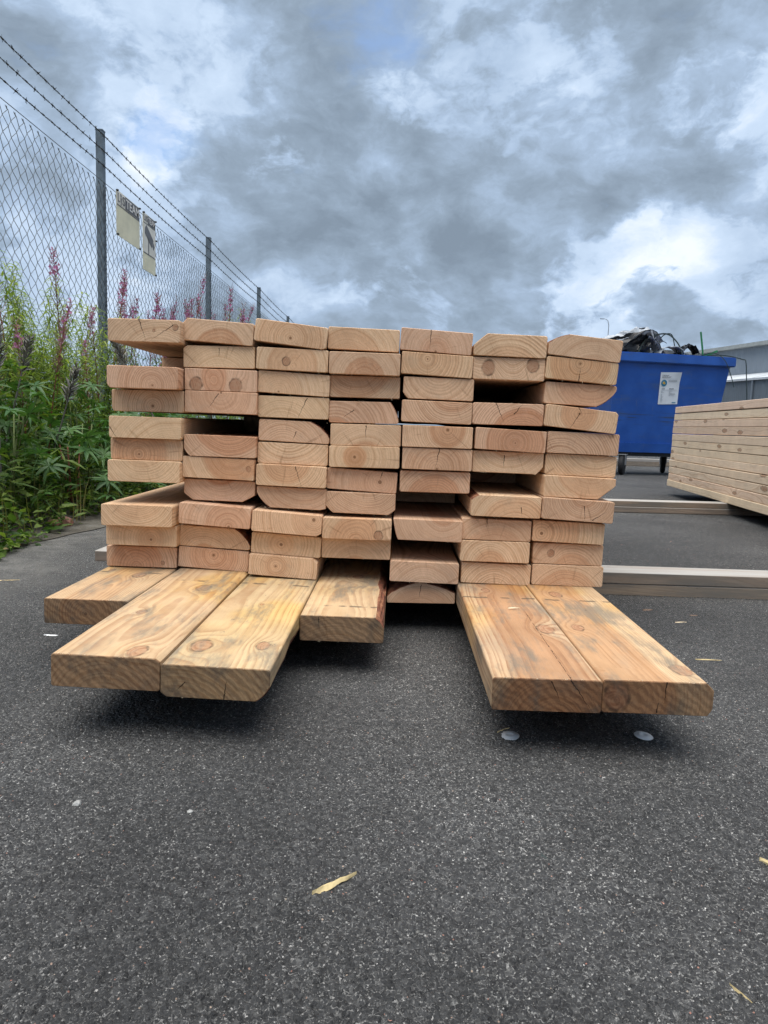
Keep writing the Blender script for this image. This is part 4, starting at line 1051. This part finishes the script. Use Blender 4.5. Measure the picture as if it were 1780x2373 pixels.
# ------------------------------------------------------------------ blue wheeled bin
BA = math.atan2(.19, .98); BO = (2.067, 5.662, 0)
bn = empty('wheeled_bin', BO, BA); tag(bn, 'large blue wheeled waste bin with white notice on its front', 'bin')
def frustum(b, lo, hi, z0, z1, mi=0):
    (x0, y0, x1, y1), (X0, Y0, X1, Y1) = lo, hi; i = len(b.v)
    b.v += [(x0, y0, z0), (x1, y0, z0), (x1, y1, z0), (x0, y1, z0), (X0, Y0, z1), (X1, Y0, z1), (X1, Y1, z1), (X0, Y1, z1)]
    for q in ((0, 1, 5, 4), (1, 2, 6, 5), (2, 3, 7, 6), (3, 0, 4, 7)): b.face([i+k for k in q], mi)
    return i
BW, BD = 1.37, .80; ZR = 1.22
b = MB()
i = frustum(b, (.13, .14, BW-.13, BD-.10), (.045, .035, BW-.045, BD-.03), .235, 1.13); b.face((i+3, i+2, i+1, i))
i = frustum(b, (.055, .045, BW-.055, BD-.04), (.14, .15, BW-.14, BD-.11), 1.13, .27); b.face((i, i+1, i+2, i+3)); b.face((i+4, i+5, i+6, i+7))
body = put('body', b.mesh('body', [M['bin_blue']]), bn)
b = MB()   # rim: a rolled box section round the mouth
for (lo, hi) in (((0, 0, 1.125), (BW, .055, ZR)), ((0, BD-.055, 1.125), (BW, BD, ZR)), ((0, .0552, 1.125), (.055, BD-.0552, ZR)), ((BW-.055, .0552, 1.125), (BW, BD-.0552, ZR))): b.box(lo, hi)
bm = bmesh.new(); tmp = b.mesh('rim', [M['bin_blue']]); bm.from_mesh(tmp); bmesh.ops.bevel(bm, geom=bm.edges[:], offset=.010, segments=2, affect='EDGES'); bm.to_mesh(tmp); bm.free()
put('rim', tmp, bn)
b = MB(); i = frustum(b, (.118, .128, BW-.118, .20), (.105, .113, BW-.105, .20), .235, .33); b.face((i+4, i+5, i+6, i+7)); b.face((i+3, i+2, i+1, i))
put('bottom_ledge', b.mesh('bottom_ledge', [M['bin_blue']]), bn)
b = MB(); b.box((.15, .16, .195), (BW-.15, BD-.12, .2345)); put('chassis', b.mesh('chassis', [M['black_steel']]), bn)
for xx, sg in ((BW-.075, 1), (.075, -1)):
    b = MB(); pts = [(0, 1.122), (.062, 1.122), (.062, 1.085), (.03, 1.035), (0, 1.03)]; i = len(b.v)
    for y in (.12, .30): b.v += [(xx+sg*p[0], y, p[1]) for p in pts]
    b.face(range(i, i+5)); b.face(list(range(i+5, i+10))[::-1])
    for j in range(5): b.face((i+j, i+(j+1) % 5, i+5+(j+1) % 5, i+5+j))
    put('lifting_bracket', b.mesh('lifting_bracket', [M['bin_blue']]), bn)
wb = MB(); wb.lathe([(.030, -.024), (.090, -.024), (.100, -.016), (.103, 0), (.100, .016), (.090, .024), (.030, .024)], 26); tyre_me = wb.mesh('tyre', [M['rubber']], False)
wb = MB(); wb.lathe([(.012, -.027), (.062, -.026), (.066, -.02), (.066, .02), (.062, .026), (.012, .027)], 20); hub_me = wb.mesh('hub', [M['black_steel']])
def wheel(x, y, rz):
    w = empty('wheel', (x, y, 0), rz); w.parent = bn
    put('tyre', tyre_me, w, loc=(0, 0, .103), rot=(math.pi/2, 0, 0)); put('hub', hub_me, w, loc=(0, 0, .103), rot=(math.pi/2, 0, 0))
    b = MB()
    for sy in (-1, 1):
        pts = [(-.035, .10), (.035, .10), (.055, .205), (-.045, .205)]; i = len(b.v)
        for y2 in (sy*.030, sy*.035): b.v += [(p[0], y2, p[1]) for p in pts]
        b.face(range(i, i+4)); b.face(list(range(i+4, i+8))[::-1])
        for j in range(4): b.face((i+j, i+(j+1) % 4, i+4+(j+1) % 4, i+4+j))
    b.box((-.05, -.045, .2052), (.06, .045, .214)); put('fork', b.mesh('fork', [M['zinc']]), w)
wheel(.285, .15, .9); wheel(BW-.23, .17, .4); wheel(.235, BD-.17, .3); wheel(BW-.33, BD-.16, 1.1)
# the notice: paper with its print, following the slope of the front
sl = (.14-.035)/(1.13-.235); tilt = math.atan(sl)
nx, nz = .585, .725
ntc = empty('notice', (nx, .14-(nz-.235)*sl-.004, nz)); ntc.parent = bn; ntc.rotation_euler = (tilt, R_(-2.5), 0); ntc['label'] = 'white printed notice with round teal emblem'
PW, PH = .215, .318
b = MB(); g2 = 6; grid = {}
for i in range(g2+1):
    for j in range(g2+1):
        u, v = i/g2, j/g2; curl = -.022*max(0, (u+v-1.62))**1.2*4; grid[i, j] = len(b.v); b.v.append((u*PW, curl-.0006*math.sin(u*5), v*PH))
for i in range(g2):
    for j in range(g2): b.face((grid[i, j], grid[i+1, j], grid[i+1, j+1], grid[i, j+1]))
put('paper', b.mesh('paper', [M['paper']], True), ntc)
def strip(x0, z0, x1, z1, mat, nm='print_line'):
    b = MB(); b.box((x0, -.0042, z0), (x1, -.0034, z1)); put(nm, b.mesh(nm, [M[mat]]), ntc)
fit_text('print_heading', 'HÅRDPLAST', M['ink'], ntc, .018, .282, .075, .014, y=-.004)
fit_text('print_heading', 'BLØDPLAST', M['ink'], ntc, .018, .263, .098, .014, y=-.004)
strip(.018, .2515, .196, .2535, 'ink_soft'); strip(.090, .236, .184, .240, 'ink_soft'); strip(.090, .228, .184, .232, 'ink_soft')
b = MB(); b.lathe([(.0235, -.0006), (.032, -.0006), (.032, .0004), (.0235, .0004)], 24, mat=Matrix.Translation((.044, -.0040, .212)) @ Matrix.Rotation(math.pi/2, 4, 'X')); put('emblem_ring', b.mesh('emblem_ring', [M['teal']]), ntc)
b = MB()
for (cx, cz, rr) in ((.040, .214, .012), (.049, .208, .009), (.046, .220, .007)): b.lathe([(.0005, -.0008), (rr, -.0008), (rr, .0004), (.0005, .0004)], 12, mat=Matrix.Translation((cx, -.0047, cz)) @ Matrix.Rotation(math.pi/2, 4, 'X'))
put('emblem', b.mesh('emblem', [M['amber']]), ntc)
strip(.024, .152, .060, .158, 'ink'); strip(.106, .152, .156, .158, 'ink'); strip(.022, .141, .192, .143, 'ink_soft')
for k, wl in enumerate((.018, .032, .0, .016, .018, .030, .020, .016, .026, .022)):
    if wl: strip(.020, .128-.0105*k, .020+wl, .1315-.0105*k, 'ink_soft')
for k, wl in enumerate((.034, .016, .066, .072, .014)): strip(.108, .128-.0105*k, .108+wl, .1315-.0105*k, 'ink_soft')
strip(.150, .014, .192, .022, 'teal')

# waste heaped above the rim: sheets of two-faced film and strapping
def film(name, label, pts_fn, nu, nv, seed, amp, mats, group):
    """a crumpled sheet with a second face just below it: white outside, black inside"""
    rg = random.Random(seed); b = MB(); th = .006
    ph = [(rg.uniform(4, 15), rg.uniform(4, 15), rg.uniform(0, 6), rg.uniform(.3, 1)) for _ in range(9)]
    for lay in (0, 1):
        for i in range(nu+1):
            for j in range(nv+1):
                u, v = i/nu, j/nv; p = Vector(pts_fn(u, v)); dz = sum(a*abs(math.sin(f1*u+f2*v+q)) for f1, f2, q, a in ph)/4-.4
                dy = sum(a*math.sin(f2*u-f1*v+q*2) for f1, f2, q, a in ph)/5
                b.v.append((p.x, p.y+amp*dy, p.z+amp*dz-(th if lay else 0)))
    n = (nu+1)*(nv+1)
    for i in range(nu):
        for j in range(nv):
            a = i*(nv+1)+j; b.face((a, a+nv+1, a+nv+2, a+1), 0); b.face((n+a, n+a+1, n+a+nv+2, n+a+nv+1), 1)
    for i in range(nu):
        for j in (0, nv):
            a = i*(nv+1)+j; b.face((a, a+nv+1, n+a+nv+1, n+a), 0)
    for j in range(nv):
        for i in (0, nu):
            a = i*(nv+1)+j; b.face((a, a+1, n+a+1, n+a), 0)
    o = put(name, b.mesh(name, [M[mats[0]], M[mats[1]]], False), None, loc=BO, rot=(0, 0, BA)); tag(o, label, 'plastic film', group); return o
FG = 'plastic film heaped in the bin'
film('plastic_film', 'black film bulk filling the bin up to its rim', lambda u, v: (.07+1.22*u, .08+.64*v, 1.15+.10*math.sin(3.14*u)*math.sin(3.14*v)), 22, 12, 3, .08, ('film_black', 'film_black'), FG)
film('plastic_film', 'big white hood of film, black inside, rising above the bin', lambda u, v: (-.06+.54*u, .36-.27*v, 1.27+.15*u+.03*math.sin(3.14*v)-(.015+.03*u)*max(0, v-.55)/.45-.10*max(0, .25-u)), 20, 14, 5, .075, ('film_white', 'film_black'), FG)
film('plastic_film', 'black crumpled film hanging below the white hood', lambda u, v: (-.05+.50*u, .05+.05*v, 1.215+(.10+.13*u)*v), 16, 8, 7, .05, ('film_black', 'film_black'), FG)
film('plastic_film', 'low white and black film bag at the middle left of the rim', lambda u, v: (.13+.46*u, .03+.22*v, 1.20+.20*math.sin(2.6*u)*(1-.6*v)), 16, 9, 9, .07, ('film_black', 'film_white'), FG)
film('plastic_film', 'crumpled black film peak just above the middle of the rim', lambda u, v: (.30+.30*u, .05+.16*v, 1.20+.16*math.sin(3.14*u)*(1-.3*v)), 12, 8, 10, .07, ('film_black', 'film_white'), FG)
film('plastic_film', 'flat silver film folded over the middle of the rim', lambda u, v: (.55+.26*u, .03+.15*v, 1.22+.07*math.sin(3.14*u)**.5), 10, 6, 11, .03, ('film_white', 'film_white'), FG)
film('plastic_film', 'small black film tip right of the silver fold', lambda u, v: (.78+.20*u, .04+.14*v, 1.21+.09*math.sin(3.0*u)), 10, 6, 13, .05, ('film_black', 'film_black'), FG)
film('plastic_film', 'dark film scraps at the left end of the bin', lambda u, v: (-.10+.34*u, .06+.20*v, 1.215+.05*math.sin(3.14*u)), 12, 6, 15, .05, ('film_black', 'film_white'), FG)
def strap(label, pts, mat, w=.012):
    b = MB(); P = [Vector(p) for p in pts]; Q = []
    for k in range(len(P)-1):      # Catmull-Rom through the points
        p0, p1, p2, p3 = P[max(k-1, 0)], P[k], P[k+1], P[min(k+2, len(P)-1)]
        for q in range(6):
            t = q/6; Q.append(.5*((2*p1)+(p2-p0)*t+(2*p0-5*p1+4*p2-p3)*t*t+(3*p1-p0-3*p2+p3)*t**3))
    Q.append(P[-1]); i = len(b.v)
    for k, c in enumerate(Q):
        d = (Q[min(k+1, len(Q)-1)]-Q[max(k-1, 0)]).normalized(); s = Vector((0, -1, 0)).cross(d).normalized(); n = d.cross(s)
        for a, e in ((-1, -1), (1, -1), (1, 1), (-1, 1)): b.v.append(tuple(c+s*(a*w/2)+n*(e*.0012)))
    for k in range(len(Q)-1):
        for j in range(4): b.face((i+4*k+j, i+4*k+(j+1) % 4, i+4*k+4+(j+1) % 4, i+4*k+4+j))
    o = put('strap', b.mesh('strap', [M[mat]]), None, loc=BO, rot=(0, 0, BA)); tag(o, label, 'strap', 'packing straps in the bin')
strap('dark strap arching high over the middle of the bin', [(.30, .03, 1.22), (.40, .05, 1.36), (.60, .06, 1.42), (.72, .04, 1.34), (.78, .02, 1.22)], 'strap_dark', .014)
strap('thin dark strap loop standing behind the arching one', [(.52, .10, 1.30), (.60, .10, 1.41), (.69, .10, 1.42), (.73, .09, 1.30), (.76, .05, 1.20)], 'strap_dark', .010)
strap('green strap standing upright from the right half of the bin', [(1.08, .12, 1.16), (1.055, .12, 1.30), (1.02, .12, 1.47)], 'strap_green', .020)
strap('short green strap leaning out to the right', [(1.00, .10, 1.19), (1.12, .08, 1.25), (1.20, .08, 1.285)], 'strap_green', .020)
strap('long dark strap bent over the right end and hanging down', [(1.06, .09, 1.23), (1.25, .05, 1.24), (1.42, -.01, 1.205), (1.452, -.03, 1.17), (1.475, -.04, .95), (1.50, -.05, .70)], 'strap_dark', .010)
strap('pale thin strap curling down over the right of the rim', [(1.00, .08, 1.22), (1.12, .02, 1.255), (1.22, -.025, 1.18), (1.30, -.035, 1.02), (1.335, -.04, .92)], 'strap_dark', .008)

# ------------------------------------------------------------------ building and lamps far behind
wd = Vector((-.225, 1, 0)).normalized(); bo = Vector((11.03+.225*12, 20.5-12, 0)); BL2 = 24.0
bd = empty('warehouse', tuple(bo), math.atan2(wd.y, wd.x)); tag(bd, 'grey metal-clad warehouse with low pitched roof at far right', 'building')
# local x along the wall going away, local -y into the building (to the right)
b = MB(); b.box((0, -14, 0), (BL2, 0, 3.18)); put('wall', b.mesh('wall', [M['clad']]), bd)
b = MB(); b.box((-.1, -14.1, 3.18), (BL2+.1, .16, 3.29)); put('roof_edge', b.mesh('roof_edge', [M['roof_trim']]), bd)
b = MB(); i = len(b.v); b.v += [(-.1, .16, 3.291), (BL2+.1, .16, 3.291), (BL2+.1, -7, 4.0), (-.1, -7, 4.0), (-.1, -14.1, 3.291), (BL2+.1, -14.1, 3.291)]
b.face((i, i+1, i+2, i+3)); b.face((i+3, i+2, i+5, i+4)); b.face((i, i+3, i+4)); b.face((i+1, i+5, i+2)); put('roof', b.mesh('roof', [M['clad']]), bd)
b = MB(); i = len(b.v)
b.v += [(0, .02, 2.36), (BL2, .02, 2.36), (BL2, 1.3, 2.08), (0, 1.3, 2.08), (0, .02, 2.30), (BL2, .02, 2.30), (BL2, 1.3, 2.02), (0, 1.3, 2.02)]
for q in ((0, 3, 2, 1), (4, 5, 6, 7), (3, 7, 6, 2), (0, 1, 5, 4), (0, 4, 7, 3), (1, 2, 6, 5)): b.face([i+k for k in q])
cp = put('canopy', b.mesh('canopy', [M['clad_light']]), bd)
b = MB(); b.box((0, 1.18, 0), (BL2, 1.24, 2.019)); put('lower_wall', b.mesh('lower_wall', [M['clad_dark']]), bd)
b = MB(); b.box((-.02, -.02, 0), (.02, .02, 2.018)); pmesh = b.mesh('canopy_post', [M['clad']])
for k in range(16): put('canopy_post', pmesh, bd, loc=(.7+k*1.5, 1.272, 0))
for k in range(16):
    b = MB() if k == 0 else b
    if k == 0: b.box((-.02, .03, -.005), (.02, .04, .005)); b2 = b.mesh('canopy_seam', [M['clad']])
    m = MB(); m.v += [(.7+k*1.5-.02, .03, 2.37), (.7+k*1.5+.02, .03, 2.37), (.7+k*1.5+.02, 1.3, 2.092), (.7+k*1.5-.02, 1.3, 2.092)]; m.face((0, 3, 2, 1))
    put('seam', m.mesh('seam', [M['clad']]), cp)
def lamp(x, y, h, sgn, label):
    r = empty('street_lamp', (x, y, 0)); tag(r, label, 'street lamp', 'street lamps far behind')
    b = MB(); b.tube([(0, 0, 0), (0, 0, h*.5), (0, 0, h-.35), (sgn*.06, 0, h-.1), (sgn*.2, 0, h), (sgn*.32, 0, h)], [.035, .03, .022, .018, .016, .015], 8); put('pole', b.mesh('pole', [M['lamp_grey']], True), r)
    b = MB(); b.box((sgn*.40-.12, -.05, h-.015), (sgn*.40+.12, .05, h+.015)); put('lamp_head', b.mesh('lamp_head', [M['lamp_grey']]), r)
lamp(11.8, 40, 6.75, -1, 'thin street lamp far behind, just left of the bin heap')
lamp(-8.95, 40, 6.6, 1, 'thin street lamp far behind the fence, left of the stack')

# ------------------------------------------------------------------ small things on the asphalt
def disc(x, y, mat, label, rx, ry):
    b = MB(); b.lathe([(.0128, 0), (.0134, .0006), (.0122, .0016), (.0085, .0018), (.0078, .0026), (.0042, .0027), (.0036, .0018), (.0006, .0018)], 28)
    o = put('plastic_disc', b.mesh('plastic_disc', [M[mat]], True), loc=(x, y, .0035), rot=(rx, ry, 0)); tag(o, label, 'disc', 'plastic discs on the asphalt')
disc(.176, -.490, 'cap_grey', 'grey translucent plastic disc on asphalt below the split plank', .05, -.09)
disc(.370, -.472, 'cap_white', 'white plastic disc on asphalt below the rightmost plank', .04, .06)
def splinter(name, x, y, L, w, ang, label, mat='straw', cat='splinter', h=.004, seed=1):
    rg = random.Random(seed); b = MB(); n = 9; i = len(b.v)
    for k in range(n):
        u = k/(n-1); ww = w*((.18+.82*(u/.28)**.8 if u < .28 else ((1-u)/.72)**.95)+.02)*rg.uniform(.82, 1.12); bow = .0022+.0006*math.sin(u*3.1)+(.003*u if h > .003 else 0)
        off = rg.gauss(0, w*.04)
        b.v += [(u*L, off-ww/2, bow*.6), (u*L, off-ww*.1, bow+h*(1-u*.7)), (u*L, off+ww/2, bow*.8+h*.4*(1-u)), (u*L, off, bow*.3)]
    for k in range(n-1):
        for j in range(4): b.face((i+4*k+j, i+4*k+(j+1) % 4, i+4*k+4+(j+1) % 4, i+4*k+4+j))
    b.face((i, i+1, i+2, i+3)); b.face((i+4*n-1, i+4*n-2, i+4*n-3, i+4*n-4))
    o = put(name, b.mesh(name, [M[mat]]), loc=(x, y, .001), rot=(0, 0, R_(ang))); tag(o, label, cat, 'wood splinters on the asphalt' if cat == 'splinter' else None); return o
splinter('wood_splinter', -.062, -.846, .050, .0072, 38, 'pointed yellow wood splinter lying alone in the foreground', seed=3)
splinter('wood_splinter', .160, -.478, .026, .003, 40, 'tiny pale splinter beside the grey plastic disc', h=.0015)
splinter('wood_splinter', .595, -.108, .052, .0025, 0, 'thin straight pale sliver right of the rightmost plank', h=.001)
splinter('wood_splinter', .408, -.786, .030, .005, 130, 'yellow splinter at the right edge of the picture', seed=4)
splinter('wood_splinter', .280, -.932, .022, .0018, -62, 'thin yellow sliver in the lower right corner', h=.0015)
splinter('wood_splinter', -1.02, .30, .07, .004, 25, 'pale sliver lying at the left edge of the asphalt', h=.002)
splinter('wood_splinter', -1.235, .64, .16, .018, 78, 'flat pale offcut at the edge of the verge', h=.006, seed=6)
splinter('wood_splinter', .66, .16, .030, .004, 10, 'short white sliver in front of the front bearers', mat='fibre', h=.001)
splinter('bark_flake', .620, .262, .028, .012, 15, 'curled brown bark flake in front of the front bearers', 'dead_leaf', 'bark flake', .003, 8)
splinter('bark_flake', .722, .230, .020, .010, 5, 'dull brown leaf flake right of the curled one', 'dead_leaf', 'bark flake', .001, 9)
splinter('paper_scrap', -.672, -.118, .030, .010, 5, 'small white scrap left of the jutting planks', 'cap_white', 'scrap', .002, 10)
splinter('tape_scrap', .157, -.768, .016, .010, -30, 'dark grey scrap of tape on the foreground asphalt', 'strap_dark', 'scrap', .001, 12)
splinter('wood_shaving', .212, -.20, .022, .004, 10, 'pale curl of shaving on top of the split plank', 'fibre', 'shaving', .001, 13).location.z = .1122
def pebble(x, y, r, mat, label):
    bm = bmesh.new(); bmesh.ops.create_icosphere(bm, subdivisions=2, radius=r); rg = random.Random(int(x*1e4))
    for v in bm.verts:
        v.co *= 1+.28*math.sin(v.co.x/r*3+x*90)*math.cos(v.co.y/r*2.3)+rg.uniform(-.06, .06); v.co.z *= .62
    me = bpy.data.meshes.new('pebble'); bm.to_mesh(me); bm.free(); me.materials.append(M[mat])
    tag(put('pebble', me, loc=(x, y, r*.5)), label, 'pebble', 'pebbles on the asphalt')
pebble(-.341, -.710, .0055, 'stone_grey', 'light grey pebble on the foreground asphalt, far left')
pebble(-.213, -.715, .0036, 'stone_grey', 'small flat grey pebble right of the light grey one')
pebble(-1.269, 1.212, .040, 'stone_pink', 'pinkish rock at the edge of the verge')
pebble(-.230, -.925, .0028, 'stone_pink', 'small pink stone in the lower left foreground')
pebble(.262, -.835, .0026, 'stone_pink', 'small orange-pink stone in the lower right foreground')
